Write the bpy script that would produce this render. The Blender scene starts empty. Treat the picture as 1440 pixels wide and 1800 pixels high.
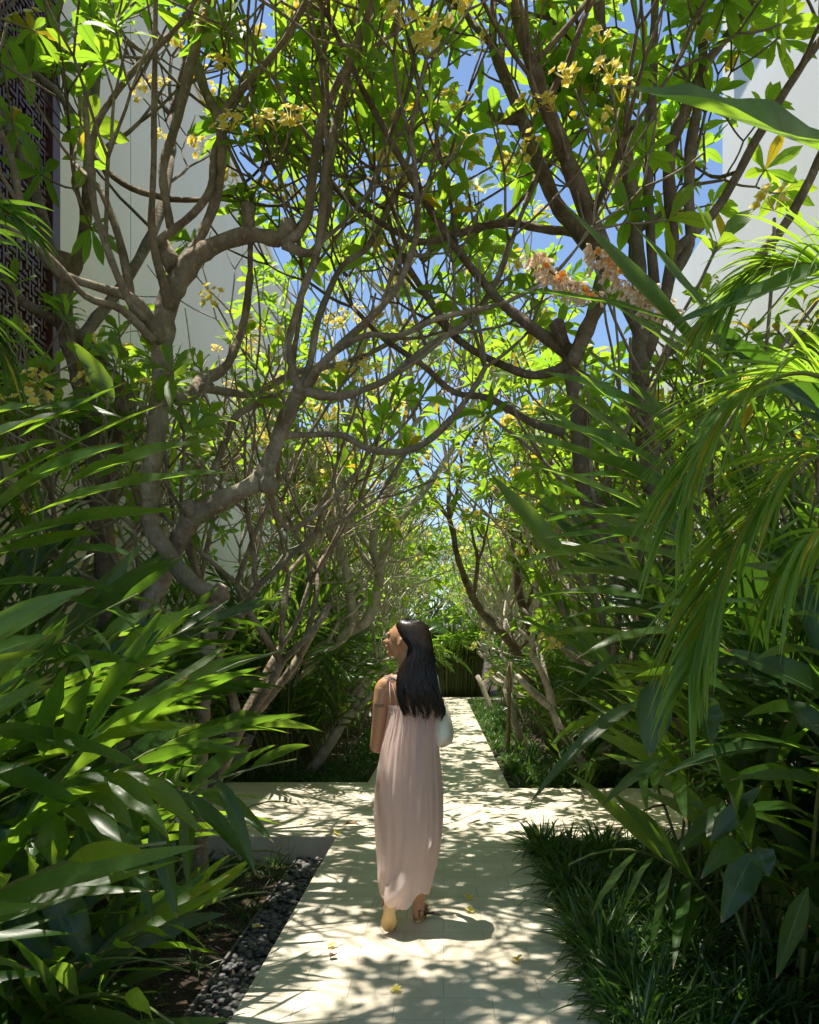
import bpy, bmesh, math, random
import numpy as np
from mathutils import Vector, Matrix, noise

# ------------------------------------------------------------------ camera, sky, sun, exposure
F, VX, VY, CH = 1450.0, 780.0, 1145.0, 1.45
SC = bpy.context.scene
COL = SC.collection
cam_d = bpy.data.cameras.new('camera')
cam = bpy.data.objects.new('camera', cam_d); COL.objects.link(cam)
cam.location = (0, 0, CH); cam.rotation_euler = (math.radians(90), 0, 0)
cam_d.sensor_fit = 'HORIZONTAL'; cam_d.sensor_width = 36; cam_d.lens = 36 * F / 1440
cam_d.shift_x = -(VX - 720) / 1440; cam_d.shift_y = (VY - 900) / 1440
cam_d.clip_end = 2000; cam_d.clip_start = 0.05
SC.camera = cam
SUN = Vector((-0.20, 0.07, 0.975)).normalized()
world = bpy.data.worlds.new('World'); SC.world = world; world.use_nodes = True
wn = world.node_tree
sky = wn.nodes.new('ShaderNodeTexSky'); sky.sky_type = 'NISHITA'; sky.sun_disc = False
sky.sun_elevation = math.asin(SUN.z); sky.sun_rotation = math.atan2(SUN.x, SUN.y)
sky.air_density = 1.0; sky.dust_density = 0.15; sky.ozone_density = 2.0
wn.links.new(sky.outputs[0], wn.nodes['Background'].inputs[0])
wn.nodes['Background'].inputs[1].default_value = 0.11
sl = bpy.data.lights.new('sun', 'SUN'); sl.energy = 5.0; sl.angle = math.radians(0.5); sl.color = (1, 0.935, 0.81)
so = bpy.data.objects.new('sun', sl); COL.objects.link(so)
so.rotation_euler = (-SUN).to_track_quat('-Z', 'Y').to_euler()
SC.view_settings.view_transform = 'Standard'; SC.view_settings.look = 'None'
SC.view_settings.exposure = 0.85; SC.view_settings.gamma = 1
SC.render.engine = 'CYCLES'
SC.cycles.max_bounces = 8; SC.cycles.transmission_bounces = 6; SC.cycles.diffuse_bounces = 4

# ------------------------------------------------------------------ helpers
def P(px, py, Y):                       # photograph pixel + distance along the path -> place in the garden
    return Vector(((px - VX) / F * Y, Y, CH - (py - VY) / F * Y))
def tag(o, label=None, cat=None, group=None, kind=None):
    if label: o['label'] = label
    if cat: o['category'] = cat
    if group: o['group'] = group
    if kind: o['kind'] = kind
    return o
def empty(name, loc, label, cat, group=None):
    o = bpy.data.objects.new(name, None); COL.objects.link(o); o.location = loc
    o.empty_display_size = 0.1
    return tag(o, label, cat, group)
def child(o, parent):
    o.parent = parent
    o.matrix_parent_inverse = Matrix.Translation(-parent.location)
    return o
ORD = ['first', 'second', 'third', 'fourth', 'fifth', 'sixth', 'seventh', 'eighth', 'ninth', 'tenth', 'eleventh', 'twelfth', 'thirteenth', 'fourteenth']

class Geo:                              # quads with uv, collected as numpy blocks
    def __init__(s): s.v = []; s.q = []; s.uv = []; s.n = 0
    def add(s, v, q, uv):
        s.v.append(v); s.q.append(q + s.n); s.uv.append(uv); s.n += len(v)
    def mesh(s, name, mat, smooth=True):
        me = bpy.data.meshes.new(name)
        if not s.v: return me
        v = np.concatenate(s.v).astype(np.float32); q = np.concatenate(s.q).astype(np.int32); uv = np.concatenate(s.uv).astype(np.float32)
        me.vertices.add(len(v)); me.vertices.foreach_set('co', v.ravel())
        me.loops.add(q.size); me.loops.foreach_set('vertex_index', q.ravel())
        me.polygons.add(len(q)); me.polygons.foreach_set('loop_start', np.arange(0, q.size, 4, dtype=np.int32))
        me.polygons.foreach_set('use_smooth', np.full(len(q), smooth))
        ul = me.uv_layers.new(name='UVMap'); ul.data.foreach_set('uv', uv[q.ravel()].ravel())
        me.materials.append(mat); me.update(calc_edges=True); me.validate()
        return me
    def obj(s, name, mat, parent=None, smooth=True):
        o = bpy.data.objects.new(name, s.mesh(name, mat, smooth)); COL.objects.link(o)
        if parent: child(o, parent)
        return o
    def tube(s, pts, rad, k=7, cap=True):
        pts = np.array([tuple(p) for p in pts], float); n = len(pts)
        rad = np.array(rad if hasattr(rad, '__len__') else [rad] * n, float)
        if cap:
            d0 = pts[0] - pts[1]; d1 = pts[-1] - pts[-2]
            d0 /= np.linalg.norm(d0) + 1e-9; d1 /= np.linalg.norm(d1) + 1e-9
            pts = np.vstack([pts[0] + d0 * rad[0] * .25, pts, pts[-1] + d1 * rad[-1] * .5]); rad = np.concatenate([[rad[0] * .02], rad, [rad[-1] * .02]]); n += 2
        tan = np.gradient(pts, axis=0); tan /= np.linalg.norm(tan, axis=1)[:, None] + 1e-9
        ref = np.array([0.31, 0.17, 0.93]) if abs(tan[0][2]) < .8 else np.array([1., .2, .1])
        u = np.cross(tan[0], ref); u /= np.linalg.norm(u)
        a = np.arange(k) * 2 * math.pi / k
        V = np.zeros((n, k, 3)); ln = 0; UV = np.zeros((n, k, 2))
        for i in range(n):
            if i: ln += np.linalg.norm(pts[i] - pts[i - 1])
            u = u - tan[i] * u.dot(tan[i]); u /= np.linalg.norm(u) + 1e-9; w = np.cross(tan[i], u)
            rr_ = rad[i] if rad[i] < .016 or (cap and i in (0, n - 1)) else rad[i] * (1 + .07 * np.sin(3 * a + ln * 17 + pts[0][0] * 9) + .05 * np.sin(2 * a - ln * 31) + .05 * math.sin(ln * 43 + pts[0][2] * 7))
            V[i] = pts[i] + np.reshape(rr_, (-1, 1)) * (np.cos(a)[:, None] * u + np.sin(a)[:, None] * w)
            UV[i, :, 0] = np.abs(a / math.pi - 1); UV[i, :, 1] = ln
        idx = np.arange(n * k).reshape(n, k); b = np.roll(idx, -1, 1)
        q = np.stack([idx[:-1], b[:-1], b[1:], idx[1:]], -1).reshape(-1, 4)
        s.add(V.reshape(-1, 3), q, UV.reshape(-1, 2))
    def grid(s, V, closed=False):       # V: n x m x 3
        n, m = V.shape[:2]; idx = np.arange(n * m).reshape(n, m)
        if closed:
            b = np.roll(idx, -1, 1); q = np.stack([idx[:-1], b[:-1], b[1:], idx[1:]], -1).reshape(-1, 4)
        else:
            q = np.stack([idx[:-1, :-1], idx[:-1, 1:], idx[1:, 1:], idx[1:, :-1]], -1).reshape(-1, 4)
        uu, vv = np.meshgrid(np.linspace(0, 1, n), np.linspace(0, 1, m), indexing='ij')
        s.add(V.reshape(-1, 3), q, np.stack([uu, vv], -1).reshape(-1, 2))

def nrm(a): return a / (np.linalg.norm(a, axis=-1, keepdims=True) + 1e-9)
PROF = {
 'plum': lambda t: np.where(t < .1, .10, np.sin(np.pi * np.clip((t - .06) / .94, 0, 1) ** 1.25) ** .75),
 'ginger': lambda t: np.clip(t / .28 + .06, 0, 1) ** .8 * np.clip((1 - t) / .5, 0, 1) ** .75,
 'blade': lambda t: np.clip(t / .1 + .5, 0, 1) * np.clip((1 - t) / .45, 0, 1) ** .7,
 'petal': lambda t: np.clip(.25 + t * 1.2, 0, 1) * np.clip((1 - t) / .35, 0, 1) ** .6,
}
def leaves(g, base, d, n, L, W, droop, fold=.25, nseg=6, prof='ginger', wave=.0, two=False, rng=None, curl=0., twist=None):
    base = np.asarray(base, float).reshape(-1, 3); N = len(base)
    if N == 0: return
    d = nrm(np.broadcast_to(np.asarray(d, float), (N, 3))); n = np.broadcast_to(np.asarray(n, float), (N, 3))
    L = np.broadcast_to(np.asarray(L, float), (N,)); W = np.broadcast_to(np.asarray(W, float), (N,)); droop = np.broadcast_to(np.asarray(droop, float), (N,))
    s = nrm(np.cross(d, n) + 1e-6); n = nrm(np.cross(s, d))
    t = np.linspace(0, 1, nseg + 1); T = t[None, :, None]
    c = base[:, None] + d[:, None] * (L[:, None, None] * (T - .22 * np.abs(droop)[:, None, None] * T ** 2)) + np.array([0, 0, -1.]) * (droop * L)[:, None, None] * T ** 2
    w = (W[:, None] * .5 * PROF[prof](t)[None, :])[:, :, None]
    w[:, -1] = W[:, None] * .015
    if twist is not None:
        th = np.broadcast_to(np.asarray(twist, float), (N,))[:, None, None] * T
        S = s[:, None] * np.cos(th) + n[:, None] * np.sin(th); Nn = -s[:, None] * np.sin(th) + n[:, None] * np.cos(th)
    else: S = np.repeat(s[:, None], nseg + 1, 1); Nn = np.repeat(n[:, None], nseg + 1, 1)
    if rng is None: rng = np.random.default_rng(1)
    cols = [-1, 1] if two else [-1, 0, 1]
    out = []
    for cx in cols:
        v = c + S * w * cx
        if cx != 0 and not two:
            v = v + Nn * w * fold
            if wave: v = v + Nn * (wave * W[:, None, None]) * np.sin(T * rng.uniform(6, 22, (N, 1, 1)) + rng.uniform(0, 6, (N, 1, 1))) * np.minimum(1, w / (W[:, None, None] * .25))
        out.append(v)
    V = np.stack(out, 2); m = len(cols); n1 = nseg + 1
    idx = np.arange(N * n1 * m).reshape(N, n1, m)
    q = np.stack([idx[:, :-1, :-1], idx[:, :-1, 1:], idx[:, 1:, 1:], idx[:, 1:, :-1]], -1).reshape(-1, 4)
    U = np.zeros((N, n1, m, 2)); U[..., 0] = t[None, :, None]; U[..., 1] = np.array([(x + 1) / 2 for x in cols])[None, None, :]
    g.add(V.reshape(-1, 3), q, U.reshape(-1, 2))

# ------------------------------------------------------------------ materials
class NT:
    def __init__(s, name):
        s.m = bpy.data.materials.new(name); s.m.use_nodes = True; s.t = s.m.node_tree; s.t.nodes.clear()
        s.out = s.t.nodes.new('ShaderNodeOutputMaterial')
    def n(s, typ, **kw):
        x = s.t.nodes.new('ShaderNode' + typ)
        ins = kw.pop('ins', {})
        for k, v in kw.items(): setattr(x, k, v)
        for k, v in ins.items(): s.put(x.inputs[k], v)
        return x
    def put(s, sock, v):
        if isinstance(v, bpy.types.NodeSocket): s.t.links.new(v, sock)
        elif isinstance(v, (tuple, list)) and len(v) == 3 and sock.type == 'RGBA': sock.default_value = (*v, 1)
        else: sock.default_value = v
    def mix(s, f, a, b, bt='MIX'):
        x = s.n('MixRGB', blend_type=bt); s.put(x.inputs[0], f); s.put(x.inputs[1], a); s.put(x.inputs[2], b); return x.outputs[0]
    def math(s, op, a, b=0., cl=False):
        x = s.n('Math', operation=op, use_clamp=cl); s.put(x.inputs[0], a); s.put(x.inputs[1], b); return x.outputs[0]
    def ramp(s, f, stops):
        x = s.n('ValToRGB'); s.put(x.inputs[0], f); e = x.color_ramp.elements
        while len(e) < len(stops): e.new(.5)
        for i, (p, c) in enumerate(stops): e[i].position = p; e[i].color = (*c, 1) if len(c) == 3 else c
        return x.outputs[0]
    def noise(s, vec, scale, detail=3., rough=.55):
        x = s.n('TexNoise', ins={'Scale': scale, 'Detail': detail, 'Roughness': rough})
        if vec is not None: s.put(x.inputs['Vector'], vec)
        return x.outputs[0]
    def bump(s, h, strength=.3, dist=.01):
        x = s.n('Bump', ins={'Height': h, 'Strength': strength, 'Distance': dist}); return x.outputs[0]
    def bsdf(s, **k):
        x = s.n('BsdfPrincipled', ins=k); return x.outputs[0]
    def end(s, sh): s.t.links.new(sh, s.out.inputs[0]); return s.m

def leaf_mat(name, c1, c2, tc, transl=.45, rough=.38, rib=(.16, .26, .06), yel=None, veins=40., ribw=.03, vstr=.25, spec=.5, brown=0., vslope=.35, vamp=.2):
    t = NT(name); uv = t.n('UVMap'); sep = t.n('SeparateXYZ', ins={0: uv.outputs[0]})
    rnd = t.n('NewGeometry').outputs['Random Per Island']
    av = t.math('ABSOLUTE', t.math('SUBTRACT', sep.outputs[1], .5))
    ribm = t.math('LESS_THAN', av, ribw)
    vw = t.math('SINE', t.math('MULTIPLY', t.math('SUBTRACT', sep.outputs[0], t.math('MULTIPLY', av, vslope)), veins * 6.28))
    vn = t.math('MULTIPLY', t.math('POWER', t.math('ABSOLUTE', vw), 3), vamp)
    tco = t.n('TexCoord').outputs['Object']
    nz = t.noise(tco, 9., 3.)
    base = t.mix(rnd, c1, c2)
    base = t.mix(t.math('MULTIPLY', nz, .5), base, tuple(x * 1.7 for x in c1))
    tcol = t.mix(rnd, tc, tuple(x * y for x, y in zip(tc, (.62, .85, .8))))
    if yel:
        r2 = t.math('FRACT', t.math('MULTIPLY', rnd, 37.7))
        ym = t.math('GREATER_THAN', r2, 1 - yel)
        base = t.mix(ym, base, (.42, .33, .02)); tcol = t.mix(ym, tcol, (.75, .55, .03))
    if brown:                                       # dried tips and scorched margins
        nb = t.noise(tco, 30., 4.)
        tipm = t.math('MULTIPLY', t.math('SUBTRACT', sep.outputs[0], .90), 9.)
        bm = t.math('GREATER_THAN', t.math('ADD', t.math('ADD', tipm, t.math('MULTIPLY', av, .5)), t.math('MULTIPLY', nb, .9)), 1.02 + (1 - brown) * .25)
        base = t.mix(bm, base, (.22, .13, .05)); tcol = t.mix(bm, tcol, (.25, .13, .04))
    base = t.mix(t.math('MULTIPLY', vn, .6), base, tuple(x * .55 for x in c1))
    base = t.mix(ribm, base, rib)
    tcol = t.mix(vn, tcol, (.05, .12, .01)); tcol = t.mix(t.math('MULTIPLY', ribm, .6), tcol, (.1, .2, .02))
    b = t.bump(t.math('ADD', vw, t.math('MULTIPLY', nz, 3.)), vstr, .002)
    pr = t.bsdf(**{'Base Color': base, 'Roughness': t.math('ADD', rough - .03, t.math('MULTIPLY', nz, .22)), 'Normal': b, 'Specular IOR Level': spec})
    tr = t.n('BsdfTranslucent', ins={'Color': tcol, 'Normal': b}).outputs[0]
    mx = t.n('MixShader', ins={0: transl, 1: pr, 2: tr}).outputs[0]
    return t.end(mx)

def bark_mat(name, a, b, c, sc=1.):
    t = NT(name); co = t.n('TexCoord').outputs['Object']
    n1 = t.noise(co, 5 * sc, 5., .65); n2 = t.noise(t.n('Mapping', ins={0: co, 3: (1., 1., .55)}).outputs[0], 26 * sc, 6., .75); n3 = t.noise(co, 2.2 * sc, 2.)
    uv = t.n('SeparateXYZ', ins={0: t.n('UVMap').outputs[0]})
    ring = t.math('SINE', t.math('ADD', t.math('MULTIPLY', uv.outputs[1], 150 * sc), t.math('MULTIPLY', n1, 9)))
    col = t.ramp(n1, [(.32, a), (.52, b), (.72, c)])
    col = t.mix(t.math('MULTIPLY', t.ramp(n2, [(.55, (0, 0, 0)), (.66, (1, 1, 1))]), .5), col, tuple(min(1, x * 1.5) for x in c))
    col = t.mix(t.math('MULTIPLY', t.ramp(n2, [(.30, (1, 1, 1)), (.44, (0, 0, 0))]), .55), col, tuple(x * .5 for x in a))
    col = t.mix(t.math('MULTIPLY', t.math('GREATER_THAN', n3, .58), .35), col, (.19, .2, .13))
    h = t.math('ADD', t.math('MULTIPLY', n2, 1.6), t.math('MULTIPLY', ring, .1))
    return t.end(t.bsdf(**{'Base Color': col, 'Roughness': .85, 'Normal': t.bump(h, 1., .012)}))

def plain(name, col, rough=.6, var=.12, sc=20., bump=.15, spec=.5, metal=0., transl=0, tcol=None):
    t = NT(name); co = t.n('TexCoord').outputs['Object']; n1 = t.noise(co, sc, 4.)
    c = t.mix(n1, tuple(x * (1 - var) for x in col), tuple(min(1, x * (1 + var)) for x in col))
    pr = t.bsdf(**{'Base Color': c, 'Roughness': rough, 'Metallic': metal, 'Specular IOR Level': spec, 'Normal': t.bump(t.noise(co, sc * 6, 3.), bump, .004)})
    if transl:
        tr = t.n('BsdfTranslucent', ins={'Color': tcol or col}).outputs[0]
        pr = t.n('MixShader', ins={0: transl, 1: pr, 2: tr}).outputs[0]
    return t.end(pr)

def petal_mat(name, centre, edge):
    t = NT(name); uv = t.n('SeparateXYZ', ins={0: t.n('UVMap').outputs[0]})
    c = t.ramp(uv.outputs[0], [(0., centre), (.35, centre), (.95, edge)])
    pr = t.bsdf(**{'Base Color': c, 'Roughness': .5})
    tr = t.n('BsdfTranslucent', ins={'Color': c}).outputs[0]
    return t.end(t.n('MixShader', ins={0: .4, 1: pr, 2: tr}).outputs[0])

def tile_mat():
    t = NT('travertine_tiles'); co = t.n('TexCoord').outputs['Object']
    br = t.n('TexBrick', offset=.5, ins={'Vector': co, 'Color1': (.0, .0, .0), 'Color2': (1., 1., 1.), 'Mortar': (.5, .5, .5), 'Scale': 1.,
             'Mortar Size': .0022, 'Mortar Smooth': .3, 'Bias': 0., 'Brick Width': .405, 'Row Height': .203})
    n1 = t.noise(co, 3.2, 5., .6); n2 = t.noise(co, 46., 4., .65); n3 = t.noise(co, 160., 2., .6)
    col = t.mix(br.outputs[0], (.61, .545, .43), (.73, .67, .555))
    col = t.mix(t.math('MULTIPLY', t.ramp(n1, [(.42, (0, 0, 0)), (.68, (1, 1, 1))]), .55), col, (.47, .40, .28))
    col = t.mix(t.math('MULTIPLY', t.ramp(n2, [(.5, (0, 0, 0)), (.75, (1, 1, 1))]), .4), col, (.46, .38, .26))
    col = t.mix(t.math('MULTIPLY', t.math('GREATER_THAN', n3, .69), .5), col, (.2, .16, .11))
    col = t.mix(t.math('MULTIPLY', br.outputs[1], .6), col, (.17, .145, .11))
    h = t.math('SUBTRACT', t.math('MULTIPLY', n2, .35), br.outputs[1])
    return t.end(t.bsdf(**{'Base Color': col, 'Roughness': t.math('ADD', .42, t.math('MULTIPLY', n1, .25)), 'Normal': t.bump(h, .25, .003)}))

def soil_mat(name, a, b):
    t = NT(name); co = t.n('TexCoord').outputs['Object']; n1 = t.noise(co, 7., 6., .7); n2 = t.noise(co, 60., 4., .7)
    col = t.ramp(n1, [(.3, a), (.7, b)]); col = t.mix(t.math('GREATER_THAN', n2, .62), col, (.2, .13, .08))
    return t.end(t.bsdf(**{'Base Color': col, 'Roughness': .95, 'Normal': t.bump(t.math('ADD', n1, t.math('MULTIPLY', n2, .5)), 1., .03)}))

def wall_mat(name, col):
    t = NT(name); co = t.n('TexCoord').outputs['Object']
    mp = t.n('Mapping', ins={0: co, 3: (1., 1., .3)}).outputs[0]
    n1 = t.noise(mp, 1.3, 5., .6); n2 = t.noise(co, 70., 3.); n4 = t.noise(co, .8, 3.)
    c = t.mix(t.math('MULTIPLY', t.ramp(n1, [(.45, (0, 0, 0)), (.8, (1, 1, 1))]), .3), col, tuple(x * .72 for x in col))
    c = t.mix(t.math('MULTIPLY', n4, .25), c, (col[0] * .92, col[1] * .86, col[2] * .72))
    return t.end(t.bsdf(**{'Base Color': c, 'Roughness': .88, 'Normal': t.bump(n2, .2, .003)}))

M = {}
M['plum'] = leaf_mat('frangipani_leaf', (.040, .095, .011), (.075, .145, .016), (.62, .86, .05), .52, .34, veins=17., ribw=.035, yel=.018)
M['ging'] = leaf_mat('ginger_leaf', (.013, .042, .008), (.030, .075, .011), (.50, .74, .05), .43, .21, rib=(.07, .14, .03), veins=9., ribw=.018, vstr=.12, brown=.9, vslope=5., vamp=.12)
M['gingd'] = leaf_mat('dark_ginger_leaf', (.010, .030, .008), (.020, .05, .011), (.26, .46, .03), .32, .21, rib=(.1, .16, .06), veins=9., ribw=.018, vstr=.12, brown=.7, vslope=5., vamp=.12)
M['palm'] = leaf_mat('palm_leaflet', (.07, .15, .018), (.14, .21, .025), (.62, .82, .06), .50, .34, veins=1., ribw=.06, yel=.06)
M['grass'] = leaf_mat('lilyturf_blade', (.012, .036, .010), (.026, .062, .013), (.20, .40, .03), .33, .30, veins=1., ribw=.08, vstr=.1)
M['hedge'] = leaf_mat('hedge_leaf', (.04, .09, .012), (.08, .14, .02), (.3, .5, .03), .42, .4, veins=8.)
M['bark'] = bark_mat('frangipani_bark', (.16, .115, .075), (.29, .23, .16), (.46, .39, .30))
M['barkd'] = bark_mat('shaded_frangipani_bark', (.095, .062, .038), (.19, .138, .092), (.32, .25, .18))  # darker copy of the bark, with the trunks' shade put into its colour
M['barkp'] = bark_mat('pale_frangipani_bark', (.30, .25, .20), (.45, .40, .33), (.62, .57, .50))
M['cane'] = plain('ginger_cane', (.12, .15, .04), .5, .35, 12.)
M['canebr'] = plain('dry_cane', (.24, .17, .08), .6, .3, 12.)
M['petal'] = petal_mat('yellow_petal', (.95, .76, .06), (.95, .90, .55))
M['petalw'] = petal_mat('white_petal', (.92, .60, .06), (.9, .86, .72))
M['gorange'] = petal_mat('orange_lip', (.80, .25, .03), (.95, .68, .25))
M['gflow'] = petal_mat('ginger_flower', (.90, .66, .38), (.95, .90, .84))
M['tile'] = tile_mat()
M['soil'] = soil_mat('dark_soil', (.022, .015, .01), (.07, .045, .028))
M['soilr'] = soil_mat('red_brown_soil', (.07, .04, .027), (.19, .11, .075))
M['kerb'] = plain('kerb_concrete', (.3, .28, .23), .9, .25, 8., .4)
M['wall'] = wall_mat('painted_wall', (.86, .775, .64))
M['wallr'] = wall_mat('painted_wall_far_side', (.70, .70, .68))
M['red'] = plain('dark_red_lacquer', (.085, .028, .018), .5, .25, 10.)
M['iron'] = plain('black_iron', (.02, .018, .018), .5, .2)
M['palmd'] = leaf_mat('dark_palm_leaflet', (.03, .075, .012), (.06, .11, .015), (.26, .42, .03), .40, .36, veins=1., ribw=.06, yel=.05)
def pebble_mat():
    t = NT('grey_pebble'); rnd = t.n('NewGeometry').outputs['Random Per Island']; co = t.n('TexCoord').outputs['Object']
    c = t.mix(rnd, (.035, .037, .042), (.13, .125, .12)); c = t.mix(t.math('MULTIPLY', t.noise(co, 60.), .4), c, (.17, .16, .15))
    return t.end(t.bsdf(**{'Base Color': c, 'Roughness': .6, 'Normal': t.bump(t.noise(co, 200.), .2, .002)}))
M['pebble'] = pebble_mat()

# ------------------------------------------------------------------ the setting
def box_obj(name, boxes, mat, parent=None, bevel=0.):
    bm = bmesh.new()
    for (x0, y0, z0, x1, y1, z1) in boxes:
        r = bmesh.ops.create_cube(bm, size=1)
        for v in r['verts']:
            v.co = Vector((x0 + (v.co.x + .5) * (x1 - x0), y0 + (v.co.y + .5) * (y1 - y0), z0 + (v.co.z + .5) * (z1 - z0)))
    if bevel: bmesh.ops.bevel(bm, geom=bm.edges[:], offset=bevel, segments=2, affect='EDGES')
    me = bpy.data.meshes.new(name); bm.to_mesh(me); bm.free(); me.materials.append(mat)
    o = bpy.data.objects.new(name, me); COL.objects.link(o)
    if parent: child(o, parent)
    return o
def sheet(name, x0, x1, y0, y1, z, mat, step, amp, seed):
    nx = max(2, int((x1 - x0) / step)); ny = max(2, int((y1 - y0) / step)); rg = np.random.default_rng(seed)
    X, Y = np.meshgrid(np.linspace(x0, x1, nx), np.linspace(y0, y1, ny), indexing='ij')
    Z = z + amp * rg.normal(size=X.shape) * .5
    for k in range(6):
        a = rg.uniform(0, 6.28); f = rg.uniform(1.5, 6); Z += amp * .5 * np.sin(f * (X * math.cos(a) + Y * math.sin(a)) + rg.uniform(0, 6))
    g = Geo(); g.grid(np.stack([X, Y, Z], -1)); o = g.obj(name, mat); return tag(o, kind='structure')
tag(box_obj('ground', [(-150, -60, -1.5, 150, 320, -0.36)], M['soil']), kind='structure')
PL, PR = -0.84, 0.70
# main path and cross paths: slabs standing above the beds, travertine top
tag(box_obj('path', [(PL, -3, -.34, PR, 24.9, 0)], M['tile'], bevel=.004), kind='structure')
tag(box_obj('cross_path_left', [(-3.92, 6.47, -.34, PL - .001, 9.14, -.001)], M['tile'], bevel=.004), kind='structure')
tag(box_obj('cross_path_right', [(PR + .001, 6.3, -.34, 4.3, 8.75, -.001)], M['tile'], bevel=.004), kind='structure')
tag(box_obj('far_cross_path', [(-3.92, 18.4, -.34, PL - .001, 19.9, -.001)], M['tile'], bevel=.004), kind='structure')
tag(box_obj('end_path', [(-3.9, 24.903, -.34, 4.3, 26.2, -.003)], M['tile'], bevel=.004), kind='structure')
sheet('soil_near_left', -3.9, PL - .02, -3, 6.46, -.21, M['soil'], .06, .022, 1)
sheet('soil_near_right', PR - .02, 4.3, -3, 6.29, -.05, M['soilr'], .06, .022, 2)
sheet('soil_far_left', -3.9, PL - .02, 9.15, 18.38, -.05, M['soil'], .1, .02, 3)
sheet('soil_farther_left', -3.9, PL - .02, 19.92, 24.88, -.05, M['soil'], .15, .02, 4)
sheet('soil_far_right', PR + .02, 4.3, 8.77, 24.88, -.05, M['soil'], .1, .02, 5)
sheet('soil_end', -8, 8, 26.22, 40, -.05, M['soil'], .3, .03, 6)

# pebble drain beside the path
rg = np.random.default_rng(7)
def ico(sub):
    bm = bmesh.new(); bmesh.ops.create_icosphere(bm, subdivisions=sub, radius=1)
    v = np.array([x.co[:] for x in bm.verts]); f = np.array([[x.index for x in fc.verts] for fc in bm.faces]); bm.free(); return v, f
def tri_obj(name, V, Fc, mat, parent=None):
    me = bpy.data.meshes.new(name); V = np.asarray(V, np.float32); Fc = np.asarray(Fc, np.int32)
    me.vertices.add(len(V)); me.vertices.foreach_set('co', V.ravel()); me.loops.add(Fc.size); me.loops.foreach_set('vertex_index', Fc.ravel())
    me.polygons.add(len(Fc)); me.polygons.foreach_set('loop_start', np.arange(0, Fc.size, 3, dtype=np.int32)); me.polygons.foreach_set('use_smooth', np.full(len(Fc), True))
    me.materials.append(mat); me.update(calc_edges=True); o = bpy.data.objects.new(name, me); COL.objects.link(o)
    if parent: child(o, parent)
    return o
iv, iff = ico(2); VS = []; FS = []
for i in range(2300):
    x = rg.uniform(-1.12, -.86); y = rg.uniform(2.4, 6.42); r = rg.uniform(.012, .024) * (1.35 if rg.random() < .15 else 1)
    s = np.array([1, rg.uniform(.7, 1.2), rg.uniform(.5, .75)]) * r
    a = rg.uniform(0, 6.28); R = np.array([[math.cos(a), -math.sin(a), 0], [math.sin(a), math.cos(a), 0], [0, 0, 1]])
    b = rg.normal(0, .3); R = R @ np.array([[1, 0, 0], [0, math.cos(b), -math.sin(b)], [0, math.sin(b), math.cos(b)]])
    VS.append((iv * s) @ R.T + [x, y, -.185 + rg.uniform(-.02, .035)]); FS.append(iff + len(iv) * i)
tag(tri_obj('gravel', np.concatenate(VS), np.concatenate(FS), M['pebble']), 'dark grey rounded pebbles filling the drain strip beside the path', 'gravel', kind='stuff')
e = box_obj('bed_edging', [(-1.150, 2.3, -.3, -1.135, 6.44, -.155)], plain('edging_steel', (.13, .12, .105), .7, .3), bevel=.002)
tag(e, 'thin grey edging strip between the pebble drain and the dark left bed', 'edging')

# ------------------------------------------------------------------ buildings
WL = -3.95
b = empty('building', (WL, 14, 0), 'tall off white building with a plain rendered wall along the left side', 'building')
box_obj('wall', [(-12, 1.0, -.35, WL, 21.3, 10.4)], M['wall'], b)
box_obj('parapet', [(-12.05, .95, 10.402, WL + .04, 21.34, 10.56)], M['wall'], b, .01)
for yj in (10.4, 16.2): box_obj('wall_joint', [(WL + .0005, yj, .2, WL + .003, yj + .012, 10.3)], M['kerb'], b)
b = empty('building', (4.6, 14, 0), 'tall pale grey building with a sunlit flank behind the trees on the right', 'building')
box_obj('wall', [(4.6, 1.0, -.35, 12, 13.6, 12.2)], M['wallr'], b)
box_obj('shade_eave', [(4.15, .9, 12.202, 12.05, 13.2, 12.5)], M['wallr'], b, .01)  # overhang added above the view to shade the wall below it
box_obj('side_wing', [(5.1, 13.603, -.35, 12, 22, 9.6)], M['wallr'], b)

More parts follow.
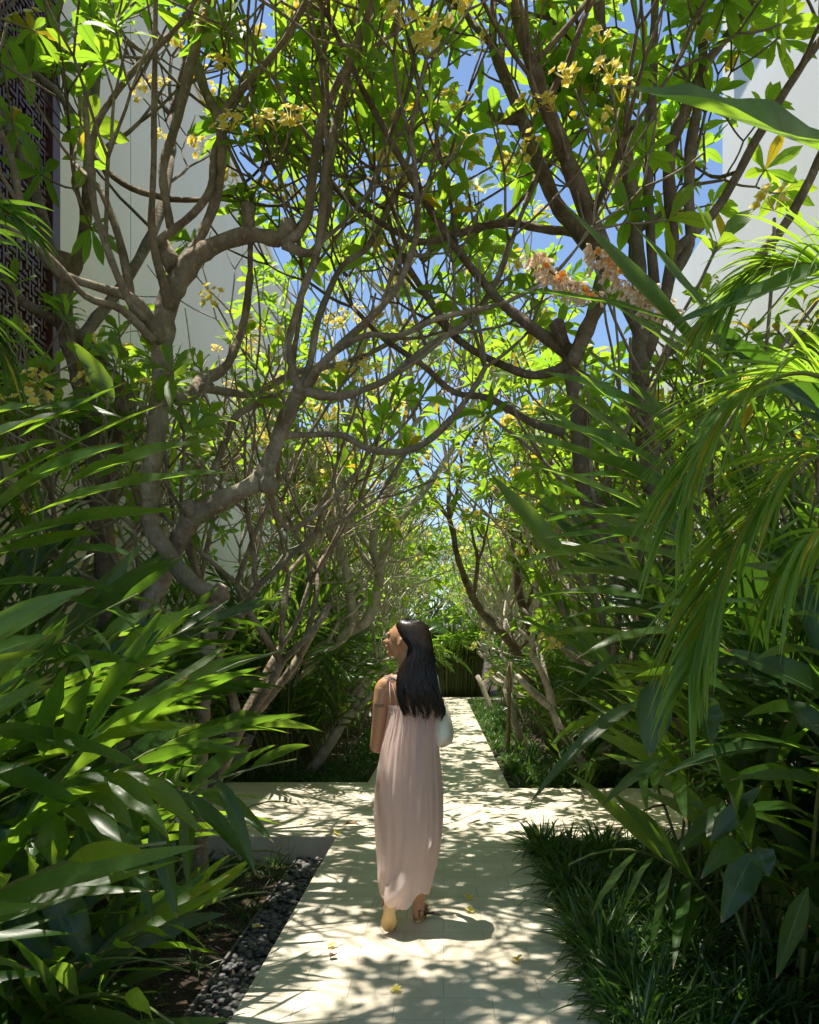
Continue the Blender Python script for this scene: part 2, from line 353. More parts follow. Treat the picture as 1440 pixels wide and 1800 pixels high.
# pierced fretwork: bars joined as a chinese key pattern
def fret(name, parent, mat, origin, ux, uz, W, H, cell, th, dep, nvec):
    bm = bmesh.new()
    def bar(a0, c0, a1, c1):
        x0, x1 = min(a0, a1) - th / 2, max(a0, a1) + th / 2; z0, z1 = min(c0, c1) - th / 2, max(c0, c1) + th / 2
        dd = dep * (1 if abs(a1 - a0) > abs(c1 - c0) else .9)
        r = bmesh.ops.create_cube(bm, size=1)
        for v in r['verts']:
            a = x0 + (v.co.x + .5) * (x1 - x0); c = z0 + (v.co.z + .5) * (z1 - z0)
            v.co = Vector(origin) + Vector(ux) * a + Vector(uz) * c + Vector(nvec) * (v.co.y * dd)
    nx = int(W / cell); nz = int(H / cell); q = cell / 4
    for i in range(nx):
        for j in range(nz):
            x = (i + .5) * W / nx; z = (j + .5) * H / nz; s = 1 if (i + j) % 2 else -1
            if (i + j) % 2:
                bar(x - 2 * q, z, x + 2 * q, z); bar(x - q, z, x - q, z + 2 * q); bar(x + q, z, x + q, z - 2 * q); bar(x - q, z - q, x - q, z - 2 * q); bar(x - q, z - q, x, z - q); bar(x + q, z + q, x, z + q); bar(x + q, z + q, x + q, z + 2 * q)
            else:
                bar(x, z - 2 * q, x, z + 2 * q); bar(x, z + q, x + 2 * q, z + q); bar(x, z - q, x - 2 * q, z - q); bar(x - q, z + q, x - 2 * q, z + q); bar(x - q, z + q, x - q, z); bar(x + q, z - q, x + q, z); bar(x + q, z - q, x + 2 * q, z - q)
    me = bpy.data.meshes.new(name); bm.to_mesh(me); bm.free(); me.materials.append(mat)
    o = bpy.data.objects.new(name, me); COL.objects.link(o)
    if parent: child(o, parent)
    return o
s = empty('fretwork_screen', (-3.75, 6.6, 3.4), 'dark red fretwork screen in a lacquered frame high on the left wall', 'screen')
fx = -3.72
box_obj('frame', [(fx - .06, 7.72, 3.35, fx + .06, 7.88, 11), (fx - .06, 4.2, 3.35, fx + .06, 7.719, 3.5), (fx - .055, 6.52, 3.502, fx + .05, 6.60, 11)], M['red'], s, .006)
fret('fretwork', s, M['red'], (fx, 6.61, 3.51), (0, 1, 0), (0, 0, 1), 1.10, 7.4, .22, .028, .04, (1, 0, 0))
fret('fretwork', s, M['red'], (fx, 4.3, 3.51), (0, 1, 0), (0, 0, 1), 2.2, 7.4, .22, .028, .04, (1, 0, 0))
s = empty('fretwork_screen', (-3.55, 21.9, 0), 'black iron fretwork screen between posts beyond the end of the left wall', 'screen')
box_obj('post', [(-3.60, 21.85, -.3, -3.48, 21.97, 6.9)], M['red'], s, .005)
box_obj('post', [(-3.26, 21.85, -.3, -3.14, 21.97, 6.9)], M['red'], s, .005)
fret('fretwork', s, M['iron'], (-4.15, 21.9, 3.6), (1, 0, 0), (0, 0, 1), .54, 3.2, .2, .03, .03, (0, 1, 0))
fret('fretwork', s, M['iron'], (-3.47, 21.9, 3.6), (1, 0, 0), (0, 0, 1), .2, 3.2, .2, .03, .03, (0, 1, 0))
box_obj('lintel', [(-4.2, 21.8, 6.903, -2.9, 22.1, 7.35)], M['wallr'], s, .01)

# ------------------------------------------------------------------ frangipani trees
def thin(p):                            # open gaps in the crowns where the sun reaches the beds and the path
    def at(z): q = p - SUN * ((p.z - z) / SUN.z); return q.x, q.y
    k = 1.
    x, y = at(1.6)
    if .4 < x < 1.9 and 2.6 < y < 4.8: k = min(k, .08)
    x, y = at(1.4)
    if -2.4 < x < -.6 and 1.8 < y < 4.8: k = min(k, .25)
    if .6 < x < 2.2 and 1.6 < y < 4.8: k = min(k, .32)
    x, y = at(1.2)
    if -.5 < x < .2 and 3.9 < y < 4.9: k = min(k, .03)
    x, y = at(0.)
    if -.84 < x < .75 and 2.6 < y < 14: k = min(k, .45 if y > 5 else .5)
    if -2.6 < x < -.8 and 6.4 < y < 9.3: k = min(k, .06)
    if .75 < x < 1.6 and 2.6 < y < 6.4: k = min(k, .45)
    if .75 < x < 1.6 and 8.5 < y < 25: k = min(k, .5)
    return k
class Tree:
    def __init__(s, seed): s.g = Geo(); s.tips = []; s.r = random.Random(seed); s.n = np.random.default_rng(seed)
    def ok(s, p):
        if p.z < 2.15 and abs(p.x) < .95 and p.y > -1: return False
        if p.y < 3.7 and p.z < 1.8 + .8 * max(p.y, 0): return False
        if p.y < -.5: return False
        if p.y < 3.6 and abs(p.x) < 1.2 and p.z < 2.7: return False
        if (p.x < WL + .25 and p.y < 21.8) or (p.x > 4.4 and p.y < 22.5): return False
        return True
    def grow(s, p, d, r, n, L, up=.35, spread=.62, side=6):
        R = s.r; k = 4; pts = [p.copy()]
        for i in range(k):
            d = (d + Vector((0, 0, up / k)) + Vector((R.gauss(0, .07), R.gauss(0, .07), R.gauss(0, .05)))).normalized()
            p = p + d * (L / k); pts.append(p.copy())
            if not s.ok(p): break
        if len(pts) < 3: return
        r1 = max(r * .84, .0068)
        s.g.tube(pts, np.linspace(r, r1, len(pts)), side)
        if not s.ok(p): s.tips.append((p, d, r1)); return
        if n <= 0: s.tips.append((p, d, r1)); return
        m = 3 if R.random() < .5 else 2; ph = R.uniform(0, 6.28)
        a = d.orthogonal().normalized(); c = d.cross(a)
        for j in range(m):
            az = ph + 6.283 * j / m + R.uniform(-.35, .35); sp = spread * R.uniform(.6, 1.25)
            dd = d * math.cos(sp) + (a * math.cos(az) + c * math.sin(az)) * math.sin(sp)
            s.grow(p, dd.normalized(), max(r1 * R.uniform(.72, .86), .0068), n - 1, L * R.uniform(.72, 1.08), up, spread, side)
    def limb(s, pts, n=3, L=.5, side=9, up=.35, spread=.62, endr=None, jit=.012):
        """pts: (px, py, Y, radius px)"""
        W = [P(a, b, y) for a, b, y, r in pts]; rr = [(.70 if r > 12 else .86) * r / F * y for a, b, y, r in pts]
        Q = []; RR = []
        for i in range(len(W) - 1):
            p0 = W[max(i - 1, 0)]; p1 = W[i]; p2 = W[i + 1]; p3 = W[min(i + 2, len(W) - 1)]
            for k in range(4):
                t = k / 4
                Q.append(.5 * ((2 * p1) + (-p0 + p2) * t + (2 * p0 - 5 * p1 + 4 * p2 - p3) * t * t + (-p0 + 3 * p1 - 3 * p2 + p3) * t ** 3))
                RR.append((rr[i] * (1 - t) + rr[i + 1] * t) * s.r.uniform(.95, 1.07))
        Q.append(W[-1]); RR.append(rr[-1])
        s.g.tube(Q, RR, side)
        if n is not None:
            d = (Q[-1] - Q[-3]).normalized()
            s.grow(Q[-1], d, (endr or RR[-1] * .9), n, L, up, spread)
        return Q
    def side_shoots(s, Q, at, n=2, L=.45, r=.014, up=.35, spread=.6):
        for f in at:
            p = Q[int(f * (len(Q) - 1))]; R = s.r
            d = Vector((R.uniform(-1, 1), R.uniform(-1, 1), R.uniform(.2, 1))).normalized()
            s.grow(p, d, r, n, L, up, spread)
    def stub(s, p, d, r, L):
        p = Vector(p); d = Vector(d).normalized(); s.g.tube([p, p + d * L * .5, p + d * L], [r, r * .95, r * 1.05], 9)
    def foliage(s, g, per=(7, 11), size=(.20, .30), nseg=5, keep=1.):
        B = []; D = []; N = []; Ls = []; Ws = []; Dr = []
        for p, d, r in s.tips:
            if s.r.random() > keep * thin(p): continue
            a = d.orthogonal().normalized(); c = d.cross(a); k = s.r.randint(*per); ph = s.r.uniform(0, 6.28); sc = s.r.uniform(.75, 1.1)
            for j in range(k):
                az = ph + j * 2.4; el = .15 + .75 * j / k + s.r.uniform(-.12, .12)
                dd = (a * math.cos(az) + c * math.sin(az)) * math.cos(el) + d * math.sin(el)
                dd = (dd + Vector((0, 0, .12))).normalized()
                nn = d * math.cos(el) - (a * math.cos(az) + c * math.sin(az)) * math.sin(el)
                nn = nn + Vector([s.r.gauss(0, .22) for _ in range(3)])
                B.append((p - d * (.05 * (1 - j / k)))[:]); D.append(dd[:]); N.append(nn[:]); l = s.r.uniform(*size) * sc
                Ls.append(l); Ws.append(l * s.r.uniform(.27, .35)); Dr.append(s.r.uniform(.05, .42))
        if B: leaves(g, B, D, N, Ls, Ws, Dr, .22, nseg, 'plum', wave=.05, rng=s.n)
FLM = {}
def cluster_mesh(kind, seed):
    key = (kind, seed)
    if key in FLM: return FLM[key]
    g = Geo(); R = random.Random(seed); rn = np.random.default_rng(seed)
    for i in range(R.randint(9, 14)):
        c = Vector((R.gauss(0, .045), R.gauss(0, .045), R.uniform(.03, .11))); ax = (c * 6 + Vector((R.gauss(0, .4), R.gauss(0, .4), .5))).normalized()
        a = ax.orthogonal().normalized(); b2 = ax.cross(a)
        D = [((a * math.cos(k * 1.2566) + b2 * math.sin(k * 1.2566)) * .85 + ax * R.uniform(.35, .8))[:] for k in range(5)]
        leaves(g, [c[:]] * 5, D, [ax[:]] * 5, R.uniform(.034, .046), .030, .2, .15, 3, 'petal', rng=rn)
        leaves(g, [(0, 0, 0)], [c[:]], [(.3, 1, .2)], c.length, .006, 0, .2, 2, 'blade')
    FLM[key] = g.mesh('flower_cluster', M[kind]); return FLM[key]
def add_flowers(T, root, frac, mx=60, kind='petal'):
    tips = [t for t in T.tips if T.r.random() < frac][:mx]
    for p, d, r in tips:
        o = bpy.data.objects.new('flower_cluster', cluster_mesh(kind, T.r.randint(1, 4))); COL.objects.link(o)
        o.rotation_euler = (d + Vector((0, 0, .3))).to_track_quat('Z', 'Y').to_euler(); sc = T.r.uniform(.75, 1.15)
        o.scale = (sc, sc, sc); o.location = p + d * .03; child(o, root)
def finish_tree(T, loc, label, bark='bark', fl=.3, group='frangipani trees arching over the path', mx=60, leafmat='plum', **kw):
    root = empty('frangipani_tree', loc, label, 'tree', group)
    T.g.obj('trunk', M[bark], root)
    g = Geo(); T.foliage(g, **kw); g.obj('crown', M[leafmat], root)
    add_flowers(T, root, fl, mx)
    return root

def tr(y, *pts):        # constant-depth trace helper: (px,py,r) -> (px,py,y,r)
    return [(p[0], p[1], y + (p[3] if len(p) > 3 else 0), p[2]) for p in pts]

# --- left front tree with the elbow
T = Tree(11)
q = T.limb(tr(5.2, (350, 1560, 24), (350, 1450, 21), (352, 1330, 18), (358, 1240, 17), (362, 1160, 17), (374, 1085, 19), (374, 1048, 21), (345, 1030, 22), (315, 1000, 22), (290, 965, 20), (268, 930, 22), (262, 880, 24), (268, 800, 24), (278, 740, 25), (285, 680, 26), (286, 620, 27), (288, 560, 27), (306, 505, 30), (335, 462, 26), (370, 436, 22), (410, 418, 20), (450, 414, 19), (492, 422, 18)), n=None)
T.stub(P(440, 415, 5.2), (-.1, 0, 1), .04, .20); T.stub(P(492, 420, 5.2), (.6, -.3, .8), .045, .12); T.stub(P(374, 1050, 5.2), (.8, -.2, .5), .06, .09); T.stub(P(310, 470, 5.2), (-.6, 0, .8), .06, .16)
q = T.limb(tr(5.2, (492, 425, 14), (520, 415, 11), (540, 380, 10), (548, 320, 10), (556, 260, 9, -.1), (566, 210, 8, -.2), (592, 150, 8, -.3), (625, 85, 8, -.4), (655, 0, 7, -.5)), 2, .5); T.side_shoots(q, (.5, .7, .9), 2)
q = T.limb(tr(5.2, (500, 430, 11), (540, 445, 9), (560, 430, 8, .1), (578, 360, 7, .2), (580, 300, 7, .3), (600, 200, 6, .4)), 3, .45)
q = T.limb(tr(5.15, (300, 540, 12), (268, 420, 8, -.2), (270, 300, 6, -.4), (271, 180, 6, -.5), (273, 60, 5, -.6), (274, -40, 5, -.6)), 1, .4)
q = T.limb(tr(5.1, (285, 600, 16), (262, 565, 12, -.1), (235, 540, 10, -.2), (205, 480, 8, -.3), (170, 380, 7, -.3), (158, 290, 7, -.3), (150, 190, 6, -.3)), 2, .4); T.side_shoots(q, (.6, .8), 2)
q = T.limb(tr(5.1, (283, 590, 14), (240, 530, 11, -.2), (175, 505, 9, -.3), (105, 480, 8, -.4), (60, 425, 8, -.4), (35, 350, 8, -.5), (20, 280, 7, -.5), (0, 230, 7, -.6)), 2, .4); T.side_shoots(q, (.5, .7), 2)
q = T.limb(tr(5.0, (270, 600, 10), (215, 545, 8, -.2), (150, 520, 7, -.4), (95, 460, 7, -.5), (50, 420, 7, -.5), (0, 390, 6, -.5)), 2, .4)
q = T.limb(tr(5.2, (320, 470, 12), (350, 420, 10), (376, 360, 10), (388, 290, 11), (386, 215, 11), (352, 140, 9, .1), (336, 60, 8, .2), (332, -10, 7, .2)), 2, .45); T.side_shoots(q, (.6, .85), 2)
q = T.limb(tr(5.2, (386, 220, 9), (405, 180, 8), (450, 130, 7, -.1), (500, 70, 6, -.2), (540, 0, 6, -.3)), 2, .45)
q = T.limb(tr(5.1, (300, 400, 8), (286, 300, 9), (306, 230, 9), (332, 130, 10), (362, 10, 10)), 1, .45)
q = T.limb(tr(5.1, (235, 545, 9), (210, 420, 8, -.1), (180, 340, 7, -.1), (160, 310, 7, -.1), (170, 220, 6, -.2), (230, 130, 6, -.2), (300, 60, 6, -.2)), 2, .4)
q = T.limb(tr(5.1, (270, 430, 8), (340, 375, 8), (370, 330, 7), (378, 260, 6, .1), (420, 200, 6, .2)), 3, .4)
q = T.limb(tr(5.1, (286, 660, 14), (300, 690, 12, .2), (330, 700, 16, .4), (355, 670, 18, .6), (400, 640, 9, .7), (430, 560, 8, .8), (440, 480, 7, .8)), 3, .5, spread=.7)
q = T.limb(tr(5.6, (350, 680, 10), (405, 690, 8, .2), (450, 690, 8, .4), (520, 655, 7, .5), (600, 640, 6, .5)), 3, .45)
finish_tree(T, P(350, 1560, 5.2), 'leaning frangipani with an elbow in its trunk, in the left bed beside the cross path', 'bark', .18, per=(6, 10))

# --- left front tree, trunk curving to the right with a sawn knob
T = Tree(12)
q = T.limb(tr(5.5, (250, 1560, 34), (252, 1400, 32), (255, 1180, 30), (262, 1080, 28), (285, 1010, 25), (310, 960, 24, -.1), (335, 915, 26, -.15), (380, 885, 25, -.2), (430, 860, 22, -.2), (462, 840, 25, -.2), (475, 805, 19, -.2), (490, 770, 18, -.2), (505, 730, 19, -.2), (520, 700, 20, -.2), (538, 680, 17, -.25)), n=None)
T.stub(P(465, 848, 5.3), (.55, -.65, -.35), .062, .10); T.stub(P(338, 905, 5.3), (-.3, -.3, .7), .05, .08)
q = T.limb(tr(5.25, (532, 690, 13), (560, 650, 9), (600, 605, 8), (650, 560, 8, -.1), (700, 500, 7, -.2), (728, 430, 7, -.2), (735, 380, 7, -.3)), 4, .42); T.side_shoots(q, (.55, .8), 2)
q = T.limb(tr(5.25, (536, 688, 12), (590, 697, 8), (640, 685, 7), (690, 660, 7, .1), (750, 610, 6, .2), (830, 560, 6, .3), (880, 480, 6, .3)), 4, .42); T.side_shoots(q, (.5, .7, .9), 2)
q = T.limb(tr(5.25, (528, 690, 12), (512, 640, 8), (508, 600, 7), (530, 520, 7, -.1), (560, 430, 8, -.1), (572, 300, 8, -.2), (590, 210, 7, -.2)), 2, .5); T.side_shoots(q, (.7, .9), 2)
q = T.limb(tr(5.25, (535, 682, 10), (575, 630, 7, -.1), (640, 590, 6, -.2), (700, 590, 6, -.3), (770, 560, 6, -.3), (860, 540, 5, -.3)), 3, .4)
q = T.limb(tr(5.25, (524, 685, 10), (545, 640, 7, .1), (560, 560, 7, .2), (600, 470, 6, .3), (650, 430, 6, .4), (700, 330, 6, .5)), 4, .42)
q = T.limb(tr(5.3, (470, 860, 8), (490, 905, 6, .2), (512, 930, 5, .3), (560, 900, 5, .4), (600, 860, 5, .5)), 2, .35)
q = T.limb(tr(5.3, (498, 765, 8), (540, 765, 6, .1), (600, 765, 6, .1), (650, 790, 7, .1), (720, 792, 7, .1), (765, 765, 7, .1), (795, 735, 7, .1)), 2, .4, spread=.8)
q = T.limb(tr(5.45, (340, 900, 9), (375, 830, 8, .2), (410, 740, 8, .2), (440, 715, 7, .2), (500, 680, 7, .2), (520, 600, 6, .2)), 4, .42)
finish_tree(T, P(250, 1560, 5.5), 'frangipani whose trunk bends right and ends in a round sawn knob above the left bed', 'bark', .2, per=(5, 9))

# --- tree at the left edge, in front of the red screen
T = Tree(13)
q = T.limb(tr(6.0, (190, 1400, 30), (185, 1000, 28), (168, 800, 27), (150, 700, 26), (135, 640, 24), (118, 590, 22), (112, 540, 21), (118, 490, 20), (138, 455, 16), (150, 390, 14), (157, 300, 12), (164, 180, 11), (172, 60, 11), (178, -40, 10)), 2, .6); T.side_shoots(q, (.7, .8, .9), 3, .5, .018)
T.stub(P(118, 480, 6), (-.1, -.6, .8), .07, .12)
q = T.limb(tr(6.0, (190, 900, 20), (205, 760, 20), (215, 690, 19), (180, 640, 18), (150, 600, 12), (90, 560, 10), (30, 520, 9), (-20, 440, 8)), 3, .5)
q = T.limb(tr(6.0, (118, 520, 14), (90, 440, 12), (60, 330, 10), (30, 260, 10), (0, 200, 10)), 3, .5)
q = T.limb(tr(5.8, (0, 70, 8), (55, 125, 8), (110, 175, 7), (170, 280, 6), (230, 330, 6), (300, 350, 6)), 2, .4)
q = T.limb(tr(6.0, (130, 610, 14), (170, 560, 12, .4), (230, 480, 10, .8), (280, 380, 10, 1.2), (300, 280, 9, 1.6)), 4, .6); T.side_shoots(q, (.7, .9), 3)
finish_tree(T, P(190, 1400, 6), 'frangipani with thick shade-darkened trunk at the left edge in front of the red screen', 'barkd', .22, size=(.2, .28), per=(7, 11))

# --- right front tree, several heavy limbs
T = Tree(14)
q = T.limb(tr(5.4, (1260, 1510, 26), (1205, 1250, 25), (1120, 1040, 24), (1055, 925, 23), (1025, 840, 22), (1018, 740, 21), (1010, 680, 21), (1002, 628, 22)), n=None)
T.stub(P(996, 618, 5.4), (-.4, -.5, .75), .045, .2)
q = T.limb(tr(5.4, (1000, 620, 20), (930, 572, 11), (870, 520, 9), (805, 440, 8, -.1), (745, 350, 8, -.2), (695, 262, 7, -.3), (655, 190, 7, -.4)), 2, .5); T.side_shoots(q, (.5, .7, .9), 2)
q = T.limb(tr(5.4, (1005, 640, 16), (940, 660, 9), (880, 640, 8, .1), (810, 600, 7, .2), (750, 520, 7, .3), (700, 440, 6, .4)), 4, .42); T.side_shoots(q, (.5, .8), 2)
q = T.limb(tr(5.4, (990, 760, 14), (930, 740, 8, .1), (860, 700, 7, .2), (800, 690, 6, .3), (740, 640, 6, .3), (680, 600, 6, .4)), 4, .42)
q = T.limb(tr(5.3, (1005, 640, 18), (1040, 560, 20, -.05), (1065, 480, 23, -.1), (1055, 430, 24, -.1), (1020, 340, 22, -.15), (990, 262, 21, -.2), (965, 200, 20, -.2), (945, 145, 19, -.3), (925, 80, 18, -.3), (898, -20, 17, -.3)), 2, .6)
T.side_shoots(q, (.4, .55, .7, .85), 3, .5, .02)
q = T.limb(tr(5.45, (1050, 450, 19), (1010, 400, 19), (985, 370, 19), (952, 300, 17), (930, 240, 16), (915, 205, 16)), 3, .5)
T.stub(P(915, 210, 5.45), (-1, 0, .05), .035, .22)
finish_tree(T, P(1260, 1510, 5.4), 'heavy frangipani right of the path with a broken stub and a long limb leaning left', 'barkd', .2, per=(5, 9))
T = Tree(15)
q = T.limb(tr(5.6, (1310, 1500, 25), (1255, 1180, 24), (1175, 940, 23), (1135, 780, 23), (1125, 650, 22), (1128, 560, 21), (1122, 470, 20), (1112, 350, 17), (1096, 250, 18), (1085, 180, 16), (1062, 100, 14), (1052, -10, 12)), 2, .6); T.side_shoots(q, (.5, .6, .75, .9), 3, .5, .02)
q = T.limb(tr(5.6, (1130, 640, 16), (1165, 540, 15), (1182, 440, 16), (1176, 330, 15), (1180, 262, 15), (1200, 205, 12), (1240, 115, 9), (1285, 55, 8), (1330, -10, 8)), 2, .5); T.side_shoots(q, (.7, .9), 3)
q = T.limb(tr(5.6, (1180, 450, 12), (1225, 405, 10), (1272, 350, 9), (1330, 245, 9), (1400, 130, 8), (1450, 60, 8)), 3, .5); T.side_shoots(q, (.5, .8), 3)
q = T.limb(tr(5.6, (1150, 500, 13), (1140, 340, 10), (1146, 200, 9), (1150, 60, 8), (1152, -30, 8)), 2, .5)
q = T.limb(tr(5.6, (1185, 480, 14), (1212, 430, 13), (1211, 330, 13), (1216, 245, 12), (1228, 180, 9), (1235, 100, 8), (1225, 20, 8)), 3, .5)
q = T.limb(tr(5.6, (1130, 600, 16), (1040, 430, 9), (950, 402, 8), (880, 392, 8), (800, 412, 7), (735, 425, 7), (650, 380, 6)), 4, .42); T.side_shoots(q, (.5, .7, .9), 2)
q = T.limb(tr(5.7, (1170, 620, 14), (1250, 560, 12), (1320, 470, 10), (1390, 380, 10), (1450, 260, 9)), 3, .5)
finish_tree(T, P(1310, 1500, 5.6), 'many stemmed frangipani standing behind the ginger flower spray on the right', 'barkd', .2, per=(8, 12))

# --- mid-distance traced trees
T = Tree(16)
q = T.limb(tr(10., (520, 1190, 16), (560, 1145, 15), (600, 1117, 14), (640, 1095, 13), (658, 1060, 11), (668, 1005, 10), (655, 960, 9), (668, 900, 8), (690, 850, 8)), 4, .8); T.side_shoots(q, (.6, .7, .8, .9), 4, .7, .035)
q = T.limb(tr(10., (622, 1105, 10), (615, 1040, 10), (606, 990, 9), (590, 920, 9), (600, 860, 8)), 4, .8)
q = T.limb(tr(10., (630, 1020, 9), (600, 990, 7), (560, 880, 7), (540, 800, 7)), 4, .7)
q = T.limb(tr(10., (665, 1000, 9), (700, 920, 8), (760, 845, 7, .3), (800, 780, 6, .5)), 4, .7)
finish_tree(T, P(520, 1190, 10), 'frangipani with a mottled trunk reaching right over the low plants left of the woman', 'barkp', .38, mx=80)
T = Tree(17)
q = T.limb(tr(12.4, (975, 1322, 17), (958, 1270, 16), (940, 1225, 14), (920, 1170, 12), (895, 1125, 10), (868, 1098, 9), (838, 1062, 8), (815, 1010, 7)), 4, .85); T.side_shoots(q, (.5, .7, .9), 4, .7, .035)
q = T.limb(tr(12.4, (985, 1322, 14), (968, 1250, 12), (950, 1180, 11), (935, 1110, 10), (912, 1040, 9), (905, 960, 8)), 4, .85); T.side_shoots(q, (.7, .9), 4, .7, .03)
finish_tree(T, P(980, 1322, 12.4), 'twin trunked frangipani leaning left from the far right bed beside the wooden stake', 'barkd', .34, mx=80)

# --- procedural rows
def auto_tree(seed, loc, lean, n=5, L=.85, r=.085, up=.3, spread=.6, limbs=4, seg=.26):
    T = Tree(seed); p = Vector(loc); d = Vector((lean[0], lean[1], 1)).normalized()
    pts = [p.copy()]
    for i in range(4):
        d = (d + Vector((T.r.gauss(0, .12), T.r.gauss(0, .12), 0))).normalized(); p = p + d * seg; pts.append(p.copy())
    T.g.tube(pts, np.linspace(r * 1.25, r, 5), 8)
    a = T.r.uniform(0, 6.28)
    for j in range(limbs):
        az = a + j * 6.283 / limbs; dd = (d * .8 + Vector((math.cos(az) * .65 + lean[0] * .5, math.sin(az) * .65, 0))).normalized()
        T.grow(p, dd, r * .75, n - 1, L, up, spread)
    return T
rows = [(-2.1, 7.3 - .55, .35, 'left'), (-2.6, 9.9, .5, 'left'), (-1.9, 12.2, .45, 'left'), (-2.2, 14.6, .5, 'left'), (-1.8, 17.2, .4, 'left'), (-2.3, 20.6, .4, 'left'), (-1.9, 23.6, .35, 'left'),
        (2.9, 7.0 - .9, -.4, 'right'), (2.2, 9.6, -.45, 'right'), (1.9, 14.4, -.45, 'right'), (2.4, 16.5, -.5, 'right'), (1.8, 18.8, -.4, 'right'), (2.3, 21.2, -.4, 'right'), (1.8, 23.8, -.35, 'right')]
rows = rows + [(-1.7, 10.2, .75, 'left'), (1.75, 9.3, -.75, 'right'), (-3.2, 9.5, .1, 'left'), (-3.35, 6.05, .1, 'left'), (-1.3, 15.8, .5, 'left'), (1.3, 13., -.5, 'right'), (3.75, 5.4, -.1, 'right'), (3.9, 9.4, -.1, 'right'), (-1.2, 20., .4, 'left'), (1.2, 19.8, -.4, 'right'), (2.2, 5.95, -.7, 'right')]
cnt = {'left': 0, 'right': 0}
for i, (x, y, ln, sd) in enumerate(rows):
    T = auto_tree(100 + i, (x, y, -.1), (ln, random.Random(i).uniform(-.15, .15)), n=6 if y > 8 else 5, L=.76, r=.056)
    lab = 'pale branched frangipani, %s in the row behind the front trees, %s side' % (ORD[cnt[sd]], sd); cnt[sd] += 1
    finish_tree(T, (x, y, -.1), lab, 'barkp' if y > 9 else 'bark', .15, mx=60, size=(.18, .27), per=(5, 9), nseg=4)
# trees beyond the end of the path
for i, (x, y) in enumerate([(-4.6, 30.5), (-3.0, 28.3), (-1.7, 30.), (-.6, 28.6), (.7, 29.8), (1.9, 28.6), (3.4, 30.), (5., 31.), (6.6, 29.)]):
    T = auto_tree(140 + i, (x, y, -.1), (0, 0), n=6, L=.95, r=.07)
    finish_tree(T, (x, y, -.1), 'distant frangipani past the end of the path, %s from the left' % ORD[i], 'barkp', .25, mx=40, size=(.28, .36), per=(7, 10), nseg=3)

for i, (x, y) in enumerate([(-5.2, 23.6), (-4.6, 26.4), (-6.6, 25.2), (-6.4, 29.0), (-8.2, 31.5)]):
    T = auto_tree(160 + i, (x, y, -.1), (0, 0), n=6, L=.95, r=.07)
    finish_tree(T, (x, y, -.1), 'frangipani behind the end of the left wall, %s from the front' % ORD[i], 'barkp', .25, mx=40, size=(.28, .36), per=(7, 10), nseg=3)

for i, (x, y, sg) in enumerate([(-1.95, 2.5, 1), (1.9, 3.5, -1), (-2.45, 3.5, 1)]):  # trees added beside the viewpoint to cast shade on the near path
    T = Tree(180 + i); p = Vector((x, y, -.2)); top = Vector((x + sg * (.52 if i == 2 else .12), y, 4.6))
    T.g.tube([p, p.lerp(top, .3) + Vector((-.05 * sg, .04, 0)), p.lerp(top, .7) + Vector((.04 * sg, -.03, 0)), top], [.075, .062, .055, .05], 9)
    for dx, dy, dz in ((.9, -.5 if sg > 0 else .3, .12), (1., .1, .2), (.8, .6, .2), (.5, -.1, .9), (-.3, .2, .9)):
        T.grow(top, Vector((dx * sg, dy, dz)).normalized(), .036, 5, .52, .1, .62)
    finish_tree(T, (x, y, -.2), 'tall straight frangipani added to shade the near path, %s' % ('nearest on the left', 'nearest on the right', 'behind the nearest left one')[i], 'bark', .12, mx=30, size=(.18, .27), per=(5, 8))
